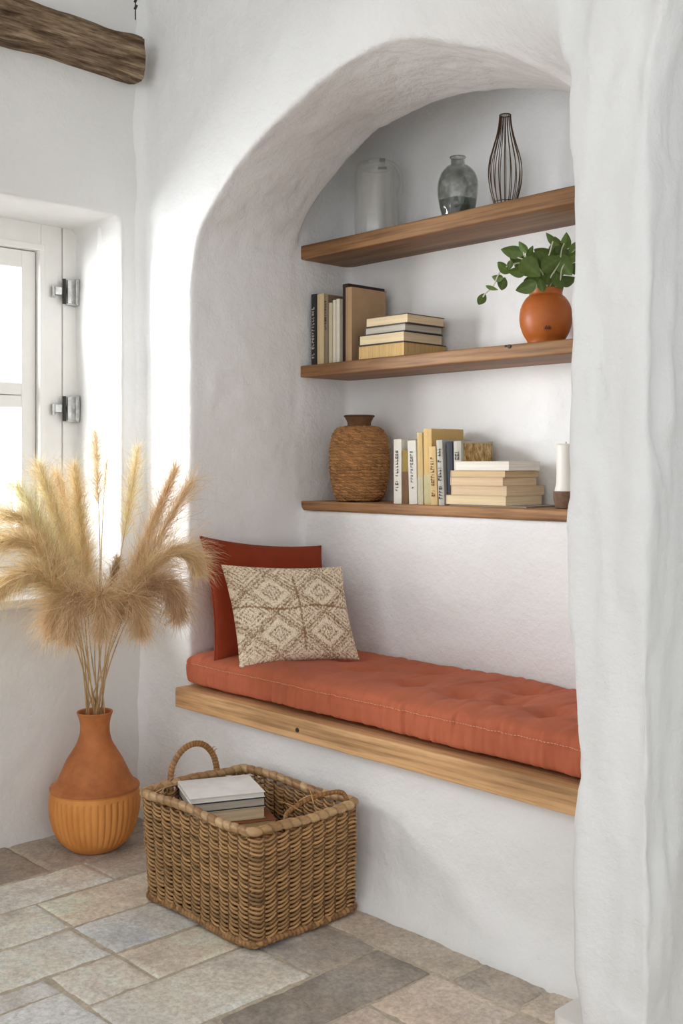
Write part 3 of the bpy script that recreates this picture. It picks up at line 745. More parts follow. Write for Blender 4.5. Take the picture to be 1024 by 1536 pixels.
# candle
root = thing('pillar_candle', 'white pillar candle in a dark cup at the right end of the lowest shelf', 'candle', (-1.795, 2.56, Z3))
V, F = lathe(spline([(0, .0005), (.026, .0005), (.030, .006), (.034, .025), (.035, .046), (.033, .047), (.029, .044), (.0, .042)], 40), 48); link('holder', new_mesh('holder', V, F), simple('cup_clay', srgb(122, 96, 76), .8, var=.25, scale=80, bump=.4, bscale=300), root)
V, F = lathe(np.vstack([[(0, .044), (.031, .044)], spline([(.031, .05), (.0265, .075), (.026, .14), (.0255, .178)], 20), [(.023, .180), (.006, .176), (0, .175)]]), 48)
tw = NT('wax'); bs_ = tw.bsdf((.88, .86, .80), .45); bs_.inputs['Subsurface Weight'].default_value = .15; bs_.inputs['Subsurface Radius'].default_value = (.02, .015, .01)
link('candle_wax', new_mesh('candle_wax', V, F), tw.m, root)
wk = MB(); wk.tube([(0, 0, .174), (.001, 0, .186)], .001, 6); wk.build('wick', M['dark_iron'], root)

# ------------------------------------------------------------------ top shelf
Z1 = 1.88
root = thing('glass_jug', 'tall clear glass jug with domed shoulder at the left of the top shelf', 'jug', (-2.553, 2.572, Z1))
V, F = lathe(np.vstack([[(0, .004), (.066, .004)], spline([(.070, .008), (.072, .05), (.072, .19), (.071, .222), (.064, .246), (.048, .257), (.030, .2605)], 40), [(.028, .2615), (.028, .2575)], spline([(.046, .254), (.062, .242), (.0685, .22), (.0695, .19), (.0695, .05), (.066, .010)], 40), [(0, .008)]]), 64)
link('glass_body', new_mesh('glass_body', V, F), M['clear'], root)
V, F = lathe(np.vstack([spline([(.030, .262), (.031, .236), (.049, .2325), (.0505, .22), (.051, .02)], 60), [(.0, .014)]]), 48)
link('inner_cylinder', new_mesh('inner_cylinder', V, F), glass('frosted_glass', (.98, .98, .97), .10, .12, milk=.12), root)
dr = np.array([.6871, .7266]); pts = []
for s_, z in [(.012, .256), (.035, .257), (.058, .250), (.077, .230), (.086, .20), (.0865, .17), (.079, .150), (.073, .14)]: pts.append((dr[0]*s_, dr[1]*s_*.9, z))
mb = MB(); mb.tube(spline(pts, 40), np.linspace(.006, .0085, 40), 10); mb.build('handle', glass('handle_glass', (.95, .95, .94), .10, milk=.08), root, smooth=True)
mb = MB(); mb.tube([(.008, .008, .262), (.022, .018, .262)], .006, 10); mb.build('clasp', M['dark_iron'], root, smooth=True)
mb = MB(); mb.tube([(.004, .004, .2365), (.026, .024, .2365)], .0045, 10); mb.build('clasp', M['dark_iron'], root, smooth=True)

root = thing('glass_vase', 'squat smoky grey glass bottle vase in the middle of the top shelf', 'vase', (-2.183, 2.552, Z1))
ov = [(.046, .001), (.0505, .02), (.0575, .055), (.0615, .095), (.060, .120), (.052, .143), (.036, .161), (.0235, .170), (.0215, .180), (.0215, .190), (.0235, .1935)]
outer = spline(ov, 60); inner = outer[::-1].copy(); inner[:, 0] -= .003
V, F = lathe(np.vstack([[(0, .001)], outer, inner, [(0, .006)]]), 64, lambda TH, R, Z: .0012*np.sin(TH*3+Z*40)*(R > .03))
link('vase_body', new_mesh('vase_body', V, F), M['smoke'], root)
V, F = tube_geo([(.0235*math.cos(a), .0235*math.sin(a), .192) for a in np.linspace(0, 2*PI, 41)], .0018, 8, False)
link('rim', new_mesh('rim', V, F), M['smoke'], root)
V, F = lathe([(0, .007), (.044, .007), (.0525, .04), (.055, .060), (0, .0605)], 48, lambda TH, R, Z: .003*np.sin(TH*5)*(Z > .03))
link('glass_base', new_mesh('glass_base', V, F), glass('thick_glass', (.55, .61, .57), .12, dirt=.6), root)

root = thing('wire_vase', 'slender bottle shaped vase of dark wires, rightmost on the top shelf', 'vase', (-1.972, 2.514, Z1))
wp = spline([(.030, .004), (.038, .03), (.0455, .062), (.0485, .098), (.0445, .135), (.034, .172), (.0245, .205), (.0185, .235), (.0158, .263)], 40)
mw = simple('bronze_wire', srgb(84, 62, 40), .4, .7)
for k in range(18):
    a = k*2*PI/18+.1; mb = MB(); mb.tube([(r*math.cos(a), r*math.sin(a), z) for r, z in wp], .0013, 6); mb.build('wire', mw, root, smooth=True)
for r, z, tk in ((.030, .004, .0022), (.0158, .263, .0018), (.033, .012, .0012)):
    mb = MB(); mb.tube([(r*math.cos(a), r*math.sin(a), z) for a in np.linspace(0, 2*PI, 49)], tk, 8, cap=False); mb.build('ring', mw, root, smooth=True)

# ------------------------------------------------------------------ plant
PC = np.array([-1.872, 2.572, Z2])
root = thing('potted_plant', 'round orange clay pot with leafy green cuttings on the middle shelf', 'plant', PC)
tp = NT('orange_glaze'); v = tp.coords(); 
base_ = tp.ramp(tp.noise(v, 14, 5), [(.3, srgb(172, 90, 36)), (.7, srgb(194, 108, 48))])
tp.bsdf(base_, .42, 0, tp.bump(tp.noise(v, 70, 3), .08, .003), .4)
pf = spline([(.044, .0008), (.050, .006), (.053, .016), (.064, .034), (.073, .062), (.0745, .088), (.069, .115), (.057, .136), (.048, .144), (.047, .152), (.049, .162)], 60)
pin = pf[::-1].copy(); pin[:, 0] -= .004
V, F = lathe(np.vstack([[(0, .0008)], pf, pin[:40], [(0, .05)]]), 72)
pot = link('pot', new_mesh('pot', V, F), tp.m, root)
mb = MB(); a0 = -2.30
for q in range(-2, 3):                                     # small dark stamp on the belly
    aa = math.atan2(-PC[1], -PC[0])+.06+q*.055; mb.box(.0685*math.cos(aa)-.002, .0705*math.cos(aa)+.002, .0685*math.sin(aa)-.002, .0705*math.sin(aa)+.002, .040+.001*(q % 2), .047+.003*(q % 2))
mb.build('stamp', simple('stamp_dark', srgb(96, 50, 26), .7), pot)
tl = NT('leaf_green'); a = tl.n('ShaderNodeAttribute'); a.attribute_name = 'Col'
b1 = tl.bsdf(a.outputs['Color'], .42, 0, None, .45); tr = tl.n('ShaderNodeBsdfTranslucent'); tl.l(a.outputs['Color'], tr.inputs[0]); mx = tl.n('ShaderNodeMixShader'); mx.inputs[0].default_value = .2
tl.l(b1.outputs[0], mx.inputs[1]); tl.l(tr.outputs[0], mx.inputs[2]); tl.l(mx.outputs[0], tl.out.inputs[0])
stem_m = simple('pale_stem', srgb(216, 216, 190), .6)
vr, vu, vf = np.array([.6871, .7266, 0]), np.array([0, 0, 1.]), np.array([-.7266, .6871, 0])
def leaf(px, py, dep, size, ang, aspect=.62, tilt=0.3, roll=0.2):
    c = at(px, py, dep)-PC; L = size*1.12/1644*dep
    d = vr*math.cos(ang)+vu*math.sin(ang); d = d*math.cos(tilt)+vf*math.sin(tilt)
    sd = np.cross(vf, d); sd /= np.linalg.norm(sd); nn = np.cross(d, sd); sd = sd*math.cos(roll)+nn*math.sin(roll); nn = np.cross(d, sd)
    V, C = [], []; nu = 12
    for i in range(nu+1):
        u = i/nu; w = L*aspect*.5*(math.sin(PI*u**.85)**.8)*(1-.12*u)
        for j in range(-3, 4):
            s_ = j/3
            V.append(c+d*(u-.5)*L+sd*s_*w+nn*(abs(s_)**1.3*w*.35-.22*L*(u-.4)**2))
            vein = .14 if j == 0 else 0
            kk = 1+.25*math.sin(px*1.7+py)+(.12*random.uniform(-1, 1)); C.append(np.array(srgb(98, 122, 62))*kk*(1+vein*1.5))
    F = grid_faces(nu+1, 7)
    link('leaf', new_mesh('leaf', np.array(V), F, np.clip(np.array(C), 0, 1)), tl.m, root)
    return c+PC
LV = [(722, 449, 21, -2.1, .62, 0), (737.5, 432, 18, -.35, .35, 0), (754, 426, 19, -1.9, .85, 0), (746, 416.5, 16, 2.9, .75, 0), (755, 401, 27, 2.65, .58, 0), (769, 377, 33, 3.0, .6, 1), (784, 371, 20, 2.1, .55, 1), (795, 377, 18, 1.1, .5, 1), (764, 398, 15, -1.8, .6, 0),
      (828, 359, 26, 2.5, .5, 1), (818, 381, 36, 2.9, .75, 1), (848, 362, 26, 1.4, .6, 2), (795, 402, 36, -.6, .8, 0), (775, 407, 27, 3.3, .7, 0), (789, 430, 30, 3.5, .7, 0), (802, 414, 28, 2.4, .7, 1), (846, 398, 34, -.9, .75, 2), (838, 422, 27, -1.3, .7, 1), (826, 396, 34, .6, .75, 1), (822, 416, 26, 1.2, .6, 1), (842, 376, 28, 2.2, .7, 2), (782, 391, 26, 1.9, .6, 1), (806, 394, 24, 1.6, .55, 2), (834, 408, 24, 2.6, .6, 2), (812, 428, 20, 1.9, .6, 0), (858, 385, 28, .4, .6, 2), (862, 372, 26, .9, .6, 3), (866, 405, 28, -.4, .6, 2), (772, 388, 22, 2.6, .6, 2), (830, 372, 22, 1.2, .6, 3), (800, 388, 30, 2.3, .7, 3), (786, 402, 28, 2.9, .7, 3), (812, 402, 32, 1.7, .75, 3), (828, 424, 26, 1.4, .7, 3), (842, 388, 30, 1.0, .7, 3), (798, 420, 28, 3.4, .7, 2), (836, 366, 22, 2.0, .6, 3), (850, 420, 28, .2, .7, 3), (778, 382, 24, 2.4, .6, 3)]
ends = []
for (px, py, s_, an, asp, dl) in LV:
    ends.append(leaf(px, py, 3.05+.03*dl+random.uniform(-.012, .012), s_, an, asp, random.uniform(-.5, .5), random.uniform(-.5, .5)))
for path in ([(806, 438, 3.12), (800, 400, 3.08), (775, 395, 3.06), (752, 405, 3.05), (740, 428, 3.05), (728, 440, 3.05), (724, 446, 3.05)], [(808, 438, 3.12), (803, 405, 3.09), (790, 392, 3.07), (776, 386, 3.07)], [(812, 438, 3.12), (814, 410, 3.1), (788, 386, 3.07), (785, 378, 3.07)],
             [(818, 438, 3.12), (826, 415, 3.09), (838, 395, 3.09), (842, 375, 3.1), (846, 365, 3.1)], [(824, 438, 3.12), (838, 425, 3.09), (842, 405, 3.1), (846, 396, 3.1)], [(820, 438, 3.12), (818, 405, 3.1), (824, 380, 3.08), (829, 362, 3.08)], [(814, 438, 3.12), (806, 420, 3.1), (792, 428, 3.07)],
             [(822, 438, 3.12), (835, 400, 3.12), (852, 385, 3.12), (862, 374, 3.14)]):
    mb = MB(); mb.tube(spline([at(*p)-PC for p in path], 30), .0021, 6); mb.build('stem', stem_m, root, smooth=True)

# ------------------------------------------------------------------ floor vase
VC = np.array([-2.868, 1.704, 0.0])
root = thing('floor_vase', 'large terracotta floor vase with fluted lower half beside the basket', 'vase', VC)
tv = NT('terracotta'); v = tv.coords()
sx = tv.n('ShaderNodeSeparateXYZ'); tv.l(v, sx.inputs[0])
up = tv.ramp(tv.noise(v, 9, 6, .65), [(.3, srgb(154, 88, 48)), (.7, srgb(202, 126, 72))])
lo = tv.ramp(tv.noise(tv.coords((1, 1, .3)), 12, 6, .65), [(.3, srgb(200, 124, 58)), (.7, srgb(228, 156, 84))])
gt = tv.n('ShaderNodeMath', operation='GREATER_THAN'); gt.inputs[1].default_value = .1795; tv.l(sx.outputs[2], gt.inputs[0])
mx = tv.n('ShaderNodeMix', data_type='RGBA'); tv.l(gt.outputs[0], mx.inputs[0]); tv.l(lo, mx.inputs[6]); tv.l(up, mx.inputs[7])
nb = tv.bump(tv.noise(tv.coords((1, 1, 8)), 22, 4), .12, .004)
tv.bsdf(mx.outputs[2], .62, 0, nb, .35)
lowp = [(.062, .0005), (.072, .004), (.098, .026), (.118, .060), (.129, .100), (.1325, .135), (.131, .160), (.1275, .1745)]
ridge = [(.128, .176), (.1305, .178), (.1312, .182), (.129, .187), (.124, .190), (.116, .196)]
upp = [(.116, .196), (.106, .212), (.095, .235), (.082, .262), (.066, .288), (.053, .310), (.0455, .332), (.043, .352), (.044, .372), (.0485, .390), (.0525, .4015), (.0515, .4045)]
prof = np.vstack([spline(lowp, 90), np.array(ridge), spline(upp, 90)[1:], spline([(.048, .402), (.041, .372), (.040, .340), (.06, .28)], 30)])
def flute(TH, R, Z):
    m_ = smoothstep((Z-.012)/.04)*smoothstep((.166-Z)/.012)*(R > .05)
    g_ = np.abs(np.sin(TH*21))**.5
    return m_*(.0056*(g_-.75)*(1+.3*np.sin(TH*5+1)))+.0006*np.sin(TH*3+Z*30)
V, F = lathe(np.vstack([[(0, .0005)], prof]), 336, flute); body = link('vase_body', new_mesh('vase_body', V, F), tv.m, root)

# ------------------------------------------------------------------ pampas
tq = NT('dry_grass'); a = tq.n('ShaderNodeAttribute'); a.attribute_name = 'Col'
df = tq.n('ShaderNodeBsdfDiffuse'); tq.l(a.outputs['Color'], df.inputs[0]); trn = tq.n('ShaderNodeBsdfTranslucent'); tq.l(a.outputs['Color'], trn.inputs[0])
mx = tq.n('ShaderNodeMixShader'); mx.inputs[0].default_value = .55; tq.l(df.outputs[0], mx.inputs[1]); tq.l(trn.outputs[0], mx.inputs[2]); tq.l(mx.outputs[0], tq.out.inputs[0])
M['grass'] = tq.m
M['straw'] = simple('straw_stem', srgb(190, 158, 112), .7, var=.2, scale=15)
def plume(label, pts, start, width, count, length, droop=.5, col=(206, 170, 122), tight=.45, wr=.00040):
    count = int(count*1.0); col = [min(252, c*.46+163-o_) for c, o_ in zip(col, (0, 11, 29))]
    # pts: list of (px,py,depth) after the vase mouth; start 0..1 where the plume begins
    mouth = VC+np.array([random.uniform(-.026, .026), random.uniform(-.026, .026), .40])
    foot = VC+np.array([random.uniform(-.03, .03), random.uniform(-.03, .03), .12])
    P = np.array([at(*p) for p in pts]); P[:, 0] = np.maximum(P[:, 0], -3.02)
    path = spline(np.vstack([mouth[None], P]), 80)
    base = foot
    root = thing('pampas_stem', label, 'dried grass', base, group='pampas grass in the floor vase')
    full = np.vstack([foot[None]+(mouth-foot)[None]*np.linspace(0, .9, 8)[:, None], path])
    mb = MB(); mb.tube(full-base, np.linspace(.0024, .0008, len(full)), 6); mb.build('stalk', M['straw'], root, smooth=True)
    T, N, B = frames(path)
    s = rng.beta(1.0, 1.15, count)*(1-start)+start
    idx = np.clip((s*79).astype(int), 0, 78); fr = s*79-idx
    base_p = path[idx]*(1-fr)[:, None]+path[idx+1]*fr[:, None]
    tt = T[idx]; th = rng.uniform(0, 2*PI, count)
    rad = N[idx]*np.cos(th)[:, None]+B[idx]*np.sin(th)[:, None]
    rel = (s-start)/(1-start)
    env = np.clip(1.12-rel, .12, 1)**.6*np.clip(.45+rel*5, 0, 1)
    count_ = count; L = 1.15*length*np.clip(rng.lognormal(-.36, .42, count), .2, 1.7)*(.28+.95*env)
    spread = tight*1.5*rng.uniform(.2, 1.4, count)
    d0 = tt*1.0+rad*spread[:, None]; d0 /= np.linalg.norm(d0, axis=1)[:, None]
    K = 5; pts_ = np.zeros((count, K, 3)); cur = base_p+rad*(width*.25*rng.uniform(0, 1, count)*env)[:, None]; dirn = d0.copy()
    wig = rng.normal(0, .24, (count, K, 3))
    for k in range(K):
        pts_[:, k] = cur
        dirn = dirn+wig[:, k]+np.array([0, 0, -1.])*(droop*.28*(k+1)/K*1.6)
        dirn /= np.linalg.norm(dirn, axis=1)[:, None]; cur = cur+dirn*(L/(K-1))[:, None]
    side = np.cross(dirn, rng.normal(0, 1, (count, 3))); side /= np.linalg.norm(side, axis=1)[:, None]
    wk_ = wr*np.array([1, 1.25, 1.1, .8, .25])
    A = pts_+side[:, None]*wk_[None, :, None]; Bv = pts_-side[:, None]*wk_[None, :, None]
    V = np.stack([A, Bv], 2).reshape(-1, 3)         # count,K,2
    V[:, 0] = np.maximum(V[:, 0], -3.045+0*V[:, 0]) if True else V[:, 0]
    b0 = np.arange(count)[:, None]*K*2+np.arange(K-1)[None]*2
    F = np.stack([b0, b0+1, b0+3, b0+2], -1).reshape(-1, 4)
    c = np.array(srgb(*col))[None]*rng.uniform(.62, 1.2, count)[:, None]*np.array([[1, 1, 1]])
    c = c*(1+np.stack([0*rel, -.04+.08*rng.random(count), -.1+.2*rng.random(count)], 1))
    C = np.repeat(np.clip(c, 0, .95), K*2, axis=0)
    link('plume', new_mesh('plume', V-base, F, C, False), M['grass'], root)
PL = [
 ('thin upright stalk with small seed head, tallest in the vase', [(148, 960, 3.24), (150, 830, 3.25), (146, 720, 3.27), (143, 648, 3.28)], .66, .03, 800, .05, .2, (206, 166, 124), .45),
 ('slender upright plume just left of the wall corner', [(160, 960, 3.27), (178, 850, 3.32), (195, 750, 3.36), (207, 672, 3.38)], .60, .035, 1300, .06, .2, (214, 176, 132), .4),
 ('long stiff plume leaning right toward the niche edge', [(165, 965, 3.22), (190, 890, 3.22), (228, 790, 3.22), (262, 705, 3.24)], .30, .05, 3000, .085, .2, (190, 152, 108), .28),
 ('wispy plume leaning furthest right at the top', [(168, 965, 3.2), (205, 880, 3.19), (250, 785, 3.19), (288, 722, 3.2)], .34, .05, 1500, .10, .25, (186, 148, 106), .25),
 ('plume arching right so its tip brushes the rust pillow', [(170, 965, 3.15), (205, 880, 3.12), (250, 832, 3.1), (282, 832, 3.1), (297, 850, 3.1)], .34, .05, 2600, .085, .45, (196, 160, 116), .35),
 ('dark bushy plume drooping low on the right', [(172, 975, 3.16), (205, 905, 3.12), (240, 875, 3.1), (262, 895, 3.1), (268, 925, 3.1)], .36, .06, 4200, .08, .75, (156, 122, 88), .85),
 ('broad plume leaning left with rounded top against the window', [(128, 970, 3.2), (112, 880, 3.18), (85, 780, 3.16), (58, 700, 3.14)], .40, .06, 3600, .085, .4, (212, 172, 122), .36),
 ('pale feathery plume reaching far left across the window glass', [(124, 970, 3.16), (98, 880, 3.12), (60, 790, 3.1), (26, 728, 3.08)], .42, .05, 2300, .085, .4, (228, 196, 152), .36),
 ('golden upright plume in the middle of the bunch', [(135, 965, 3.22), (130, 870, 3.22), (120, 780, 3.22), (111, 700, 3.22)], .38, .045, 3000, .075, .3, (210, 168, 116), .34),
 ('plume arching left with its tip at the edge of the picture', [(120, 970, 3.12), (95, 885, 3.06), (50, 820, 3.03), (5, 812, 3.0), (-25, 830, 3.0)], .36, .055, 3400, .085, .5, (202, 162, 114), .42),
 ('low plume drooping left over the window sill', [(116, 975, 3.1), (92, 905, 3.04), (55, 862, 3.0), (15, 872, 2.98), (-12, 895, 2.98)], .38, .06, 3600, .075, .6, (206, 164, 116), .65),
 ('plume leaning left between the window glass and the sill', [(122, 970, 3.14), (92, 870, 3.1), (48, 790, 3.06), (4, 770, 3.04)], .40, .05, 2400, .085, .4, (210, 172, 124), .4),
 ('small dark brown seed head low in the centre', [(152, 970, 3.18), (162, 900, 3.18), (170, 865, 3.18), (176, 838, 3.18)], .55, .025, 900, .035, .2, (128, 92, 60), .4),
 ('shaggy plume hanging at the lower left of the bunch', [(122, 980, 3.12), (108, 920, 3.06), (92, 905, 3.04), (80, 925, 3.04), (76, 950, 3.04)], .36, .05, 2600, .078, .75, (182, 146, 104), .85),
 ('shaggy plume hanging in front at the centre left', [(132, 985, 3.1), (125, 915, 3.05), (112, 895, 3.02), (104, 925, 3.0), (102, 960, 3.0)], .36, .05, 2600, .078, .75, (176, 142, 104), .85),
 ('shaggy plume hanging in front over the stalks', [(142, 985, 3.1), (146, 915, 3.04), (150, 892, 3.02), (152, 920, 3.0), (152, 955, 3.0)], .36, .05, 2600, .078, .75, (188, 154, 114), .85),
 ('shaggy plume hanging low at the centre right', [(160, 985, 3.12), (178, 920, 3.08), (196, 895, 3.06), (208, 922, 3.06), (212, 950, 3.06)], .36, .05, 3000, .078, .75, (190, 156, 116), .85),
 ('upright dark plume at the back left of the bunch', [(130, 965, 3.26), (118, 860, 3.28), (100, 770, 3.3), (84, 712, 3.3)], .42, .045, 2000, .075, .3, (190, 150, 102), .3),
 ('faint thin stalk behind the tallest seed head', [(150, 960, 3.3), (152, 830, 3.33), (156, 740, 3.36), (160, 690, 3.37)], .68, .02, 240, .035, .15, (216, 188, 150), .4),
]
for a in PL: plume(*a)

# ------------------------------------------------------------------ basket
BC = np.array([-2.219, 1.7735, 0.0]); BA, BB, BH = .219, .165, .262
def rrect(a, b, r, n):                                    # rounded rectangle path by arc length
    pts = []
    for cx, cy, a0 in ((a-r, b-r, 0), (-a+r, b-r, PI/2), (-a+r, -b+r, PI), (a-r, -b+r, 1.5*PI)):
        for q in np.linspace(0, PI/2, 12): pts.append((cx+r*math.cos(a0+q), cy+r*math.sin(a0+q)))
    pts.append(pts[0]); return arc(np.array(pts), n)
def flare_(P):                                            # sides lean out slightly, more at the left end
    k = np.clip(P[:, 2]/BH, 0, 1.2); Q = P.copy()
    Q[:, 0] = P[:, 0]*(1+.015*k)-.022*k*np.clip(-P[:, 0]/BA, 0, 1); Q[:, 1] = P[:, 1]*(1+.03*k); return Q
root = thing('wicker_basket', 'rectangular brown wicker basket standing on the stone floor by the bench', 'basket', BC)
NST = 40
per = rrect(BA, BB, .016, NST*8+1)[:-1]; npz = len(per)
tan = np.roll(per, -1, 0)-np.roll(per, 1, 0); tan /= np.linalg.norm(tan, axis=1)[:, None]; nor2 = np.stack([tan[:, 1], -tan[:, 0]], 1)
VS, FS, CS = [], [], []; off = 0
slant = smoothstep((BB-.01-np.abs(per[:, 1]))/.03)*2-1
rows = 24; sarr = np.arange(npz)/8.0
def closed_tube(P, r, n, flat=1.0):
    T = np.roll(P, -1, 0)-np.roll(P, 1, 0); T /= np.linalg.norm(T, axis=1)[:, None]
    N = np.stack([nor2[:, 0], nor2[:, 1], 0*nor2[:, 0]], 1); N -= T*(N*T).sum(1)[:, None]; N /= np.linalg.norm(N, axis=1)[:, None]; B = np.cross(T, N)
    a = np.arange(n)*2*PI/n
    V = P[:, None]+r*(np.cos(a)[None, :, None]*N[:, None]+flat*np.sin(a)[None, :, None]*B[:, None])
    return V.reshape(-1, 3), grid_faces(len(P), n, True, True)
for rw in range(rows):
    z0 = .014+(BH-.022)*rw/(rows-1)
    for sgn in (0, PI):
        ph = sarr*PI+sgn+.25*fbm(np.stack([sarr*.7, np.full(npz, rw*1.7), 0*sarr], 1), 2, 31)
        o_ = .0074*np.cos(ph); dzz = .0042*np.sin(ph)*slant
        nz = .0016*vnoise(np.stack([sarr*.5, np.full(npz, rw*2.3+sgn), 0*sarr], 1), 3)
        P = np.stack([per[:, 0]+nor2[:, 0]*(o_+nz), per[:, 1]+nor2[:, 1]*(o_+nz), z0+dzz+nz*1.3], 1)
        V, F = closed_tube(flare_(P), .0034, 6, 1.0)
        tone = vnoise(np.stack([sarr*.35, np.full(npz, rw*5.1+sgn*3), 0*sarr], 1), 12); t2 = vnoise(np.stack([sarr*2.2, np.full(npz, rw*9.1+sgn), 0*sarr], 1), 13)
        c = np.array(srgb(166, 128, 84))[None]*(1+.38*tone+.15*t2+.1*random.uniform(-1, 1))[:, None]
        VS.append(V); FS.append(F+off); CS.append(np.repeat(c, 6, axis=0)); off += len(V)
CS = [np.clip(c, .01, .9) for c in CS]
M['cane'] = (lambda: (lambda t: (t.bsdf(t.n('ShaderNodeAttribute', attribute_name='Col').outputs['Color'], .42, 0, None, .45), t.m)[1])(NT('cane')))()
link('woven_sides', new_mesh('woven_sides', np.vstack(VS), np.vstack(FS), np.vstack(CS)), M['cane'], root)
# stakes
mb = MB()
for k in range(NST):
    i = k*8+4; P = np.array([(per[i, 0], per[i, 1], z) for z in np.linspace(.008, BH+.006, 8)]); mb.tube(flare_(P), .0048, 6)
mb.build('stakes', simple('dark_cane', srgb(104, 70, 42), .6), root, smooth=True)
def wrapped(name, z, r, turns, cols, parent, rr=(.018), out=0.0, amp=.16, seed=0):
    n_ = 900; pr = rrect(BA+out, BB+out, rr, n_+1)[:-1]
    tg = np.roll(pr, -1, 0)-np.roll(pr, 1, 0); tg /= np.linalg.norm(tg, axis=1)[:, None]
    P = flare_(np.stack([pr[:, 0], pr[:, 1], np.full(n_, z)], 1))
    P[:, 2] += .003*np.sin(np.arange(n_)*2*PI/n_*5+1)
    N = np.stack([tg[:, 1], -tg[:, 0], 0*tg[:, 0]], 1); m_ = 16; a = np.arange(m_)*2*PI/m_
    s_ = np.arange(n_)/n_*turns
    ph = s_[:, None]+a[None]/(2*PI)*1.0
    saw = np.abs(np.sin(PI*ph))**.5
    ir = r*(1-amp+amp*saw+.08*vnoise(np.stack([s_, 0*s_, 0*s_+seed], 1), 5)[:, None])
    V = P[:, None]+ir[..., None]*(np.cos(a)[None, :, None]*N[:, None]+np.sin(a)[None, :, None]*np.array([0, 0, 1.])[None, None])
    band = np.floor(ph).astype(int)
    h = vhash(band, band*0, band*0, 77+seed)*.5+.5
    c0, c1 = np.array(srgb(*cols[0])), np.array(srgb(*cols[1]))
    C = c0[None, None]*(1-h[..., None])+c1[None, None]*h[..., None]
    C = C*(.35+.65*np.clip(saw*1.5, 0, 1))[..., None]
    nz = vnoise(np.stack([np.repeat(s_[:, None], m_, 1).ravel()*3, np.repeat(a[None], n_, 0).ravel()*6, 0*ph.ravel()], 1), 6).reshape(ph.shape)
    C = np.clip(C*(1+.2*nz[..., None]), .01, .9)
    F = grid_faces(n_, m_, True, True)
    return link(name, new_mesh(name, V.reshape(-1, 3), F, C.reshape(-1, 3)), M['cane'], parent)
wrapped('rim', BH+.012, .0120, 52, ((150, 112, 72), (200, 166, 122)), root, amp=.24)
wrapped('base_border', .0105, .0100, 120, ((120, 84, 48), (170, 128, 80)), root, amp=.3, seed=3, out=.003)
fl_ = MB(); fl_.box(-BA+.004, BA-.004, -BB+.004, BB-.004, .012, .018); fl_.build('bottom', simple('basket_bottom', srgb(96, 66, 40), .7), root)
def cord(name, pts, r, turns):
    P = spline(pts, 160); T, N, B = frames(P); m_ = 10; a = np.arange(m_)*2*PI/m_; s_ = np.linspace(0, turns, 160)
    ph = s_[:, None]+a[None]/(2*PI); saw = np.abs(np.sin(PI*ph))**.6; ir = r*(.78+.24*saw)
    V = P[:, None]+ir[..., None]*(np.cos(a)[None, :, None]*N[:, None]+np.sin(a)[None, :, None]*B[:, None])
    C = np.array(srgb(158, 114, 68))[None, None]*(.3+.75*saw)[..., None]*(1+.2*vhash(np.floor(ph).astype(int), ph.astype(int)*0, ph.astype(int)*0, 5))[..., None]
    F = np.vstack([grid_faces(160, m_, False, True)])
    return link(name, new_mesh(name, V.reshape(-1, 3), F, np.clip(C, .01, .9).reshape(-1, 3)), M['cane'], root)
hx = -.247
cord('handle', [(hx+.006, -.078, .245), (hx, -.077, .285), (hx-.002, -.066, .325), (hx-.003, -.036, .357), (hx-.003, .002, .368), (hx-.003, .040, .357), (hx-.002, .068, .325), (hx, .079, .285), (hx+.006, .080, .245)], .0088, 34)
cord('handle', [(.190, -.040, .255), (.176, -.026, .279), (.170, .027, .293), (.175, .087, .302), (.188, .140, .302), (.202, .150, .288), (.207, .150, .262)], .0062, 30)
mb = MB(); r_ = random.Random(4)                         # loose cane ends around the rim
for (bx, by, bz, dx, dy, dz) in [(-.2, -.16, .285, .02, .03, .03), (-.19, -.165, .28, .035, .05, .02), (-.17, -.16, .28, -.02, .06, .035), (.17, .02, .3, .04, .02, .02), (.19, .05, .29, -.05, .03, .025), (.2, .0, .285, -.03, -.05, .03), (-.25, .070, .328, .0, .012, .012), (-.25, .062, .338, .003, .012, .010)]:
    b_ = np.array((bx, by, bz)); e_ = b_+np.array((dx, dy, dz)); mid = (b_+e_)/2+np.array((.004, -.004, .006)); mb.tube(spline([b_, mid, e_], 8), np.linspace(.0022, .0007, 8), 5)
mb.build('loose_ends', simple('cane_ends', srgb(186, 144, 96), .7), root, smooth=True)
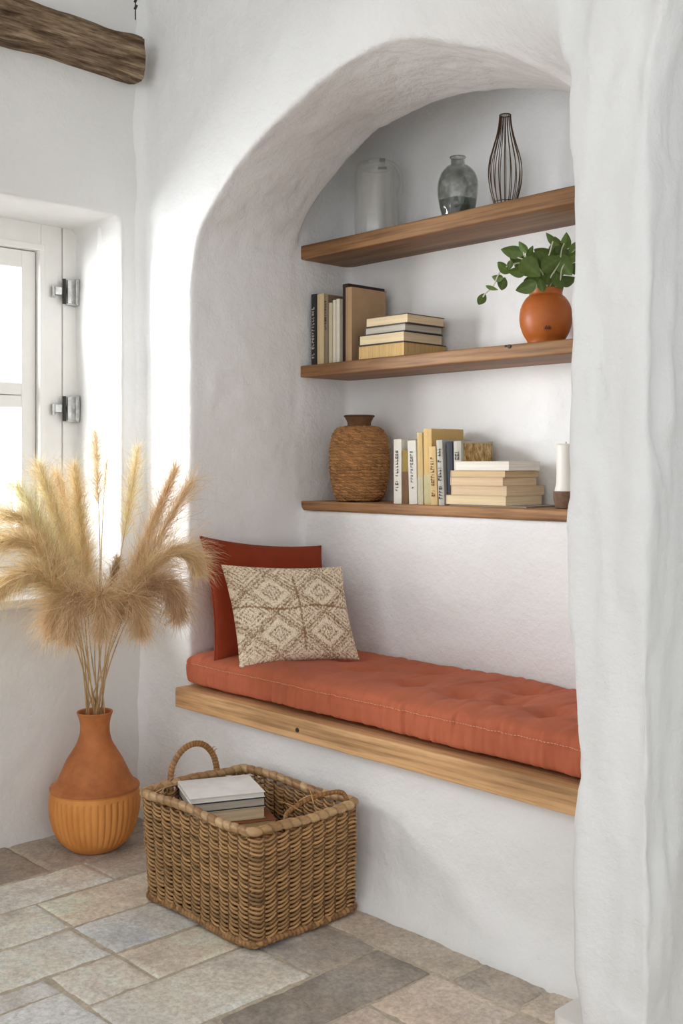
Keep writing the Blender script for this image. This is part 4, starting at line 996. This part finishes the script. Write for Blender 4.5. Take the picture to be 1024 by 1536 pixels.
# books in the basket
GB = 'books in the wicker basket'; yaw = -math.atan2(.406, .914)
bx, by = -2.333, 1.765
def bbook(lab, w, l, z, t, c, pg, dy=0, dx=0, yw=0):      # cover spans w along local x, l along local y
    return flat_book(lab, bx-w/2+dx, bx+w/2+dx, by-l/2+dy, by+l/2+dy, z, t, c, pg, GB, yaw+yw, tk=.0022, inset=.0025)
zz = .0185
for w, l, t_, c, pg, lab, dx, dy in ((.19, .23, .05, (120, 78, 50), 'tan', 'brown hardback at the bottom of the basket pile', .005, .0), (.19, .23, .055, (98, 60, 40), 'tan', 'dark brown hardback second from the bottom of the basket pile', .01, 0), (.19, .235, .05, (132, 76, 46), 'gold', 'large russet book under the cream book in the basket', .018, .0), (.188, .235, .040, (140, 82, 50), 'gold', 'russet brown book directly below the cream book in the basket', .016, .0),
        (.172, .192, .030, (196, 186, 160), 'cream', 'cream edged book third from the top of the basket pile', .004, 0), (.170, .196, .023, (40, 44, 46), 'grey', 'grey paged dark book under the white one in the basket', .002, 0), (.170, .198, .014, (236, 236, 236), 'white', 'white covered book on top of the basket pile', 0, 0)):
    bbook(lab, w, l, zz, t_, c, pg, dy, dx); zz += t_+.0003

# white slab at the foot of the pier
c_ = [(-1.322+.022-.022*math.cos(q), 1.832+.022-.022*math.sin(q)) for q in np.linspace(0, PI/2, 8)]+[(-1.246, 1.832), (-1.246, 1.945), (-1.322, 1.945)]
fo = MB(); fo.prism(c_, 2, .0005, .024); f_ = fo.build('floor_plinth', M['white_paint'], None, bevel=.0)
tag(f_, 'smooth white rounded block on the floor at the foot of the pier', 'plinth')

# ------------------------------------------------------------------ light
wd_ = bpy.data.worlds.new('sky'); S.world = wd_; wd_.use_nodes = True
bg = wd_.node_tree.nodes['Background']; bg.inputs[0].default_value = (.97, .985, 1, 1); bg.inputs[1].default_value = 1.1
def area(name, loc, target, sx_, sy_, power, col=(1, 1, 1)):
    l = bpy.data.lights.new(name, 'AREA'); l.shape = 'RECTANGLE'; l.size = sx_; l.size_y = sy_; l.energy = power; l.color = col
    o = bpy.data.objects.new(name, l); COL.objects.link(o); o.location = loc
    o.rotation_euler = (Vector(target)-Vector(loc)).to_track_quat('-Z', 'Y').to_euler(); return o
area('daylight_window', (-5.1, -2.3, 1.7), (-2.4, 2.0, 1.3), 4.0, 3.0, 1080, (.985, .993, 1))
S.view_settings.view_transform = 'Standard'; S.view_settings.look = 'None'; S.view_settings.gamma = 1
S.view_settings.use_curve_mapping = False; S.view_settings.exposure = 0.49
S.cycles.max_bounces = 10; S.cycles.diffuse_bounces = 6; S.cycles.transparent_max_bounces = 16
S.cycles.use_denoising = True
S.cycles.caustics_reflective = False; S.cycles.caustics_refractive = False
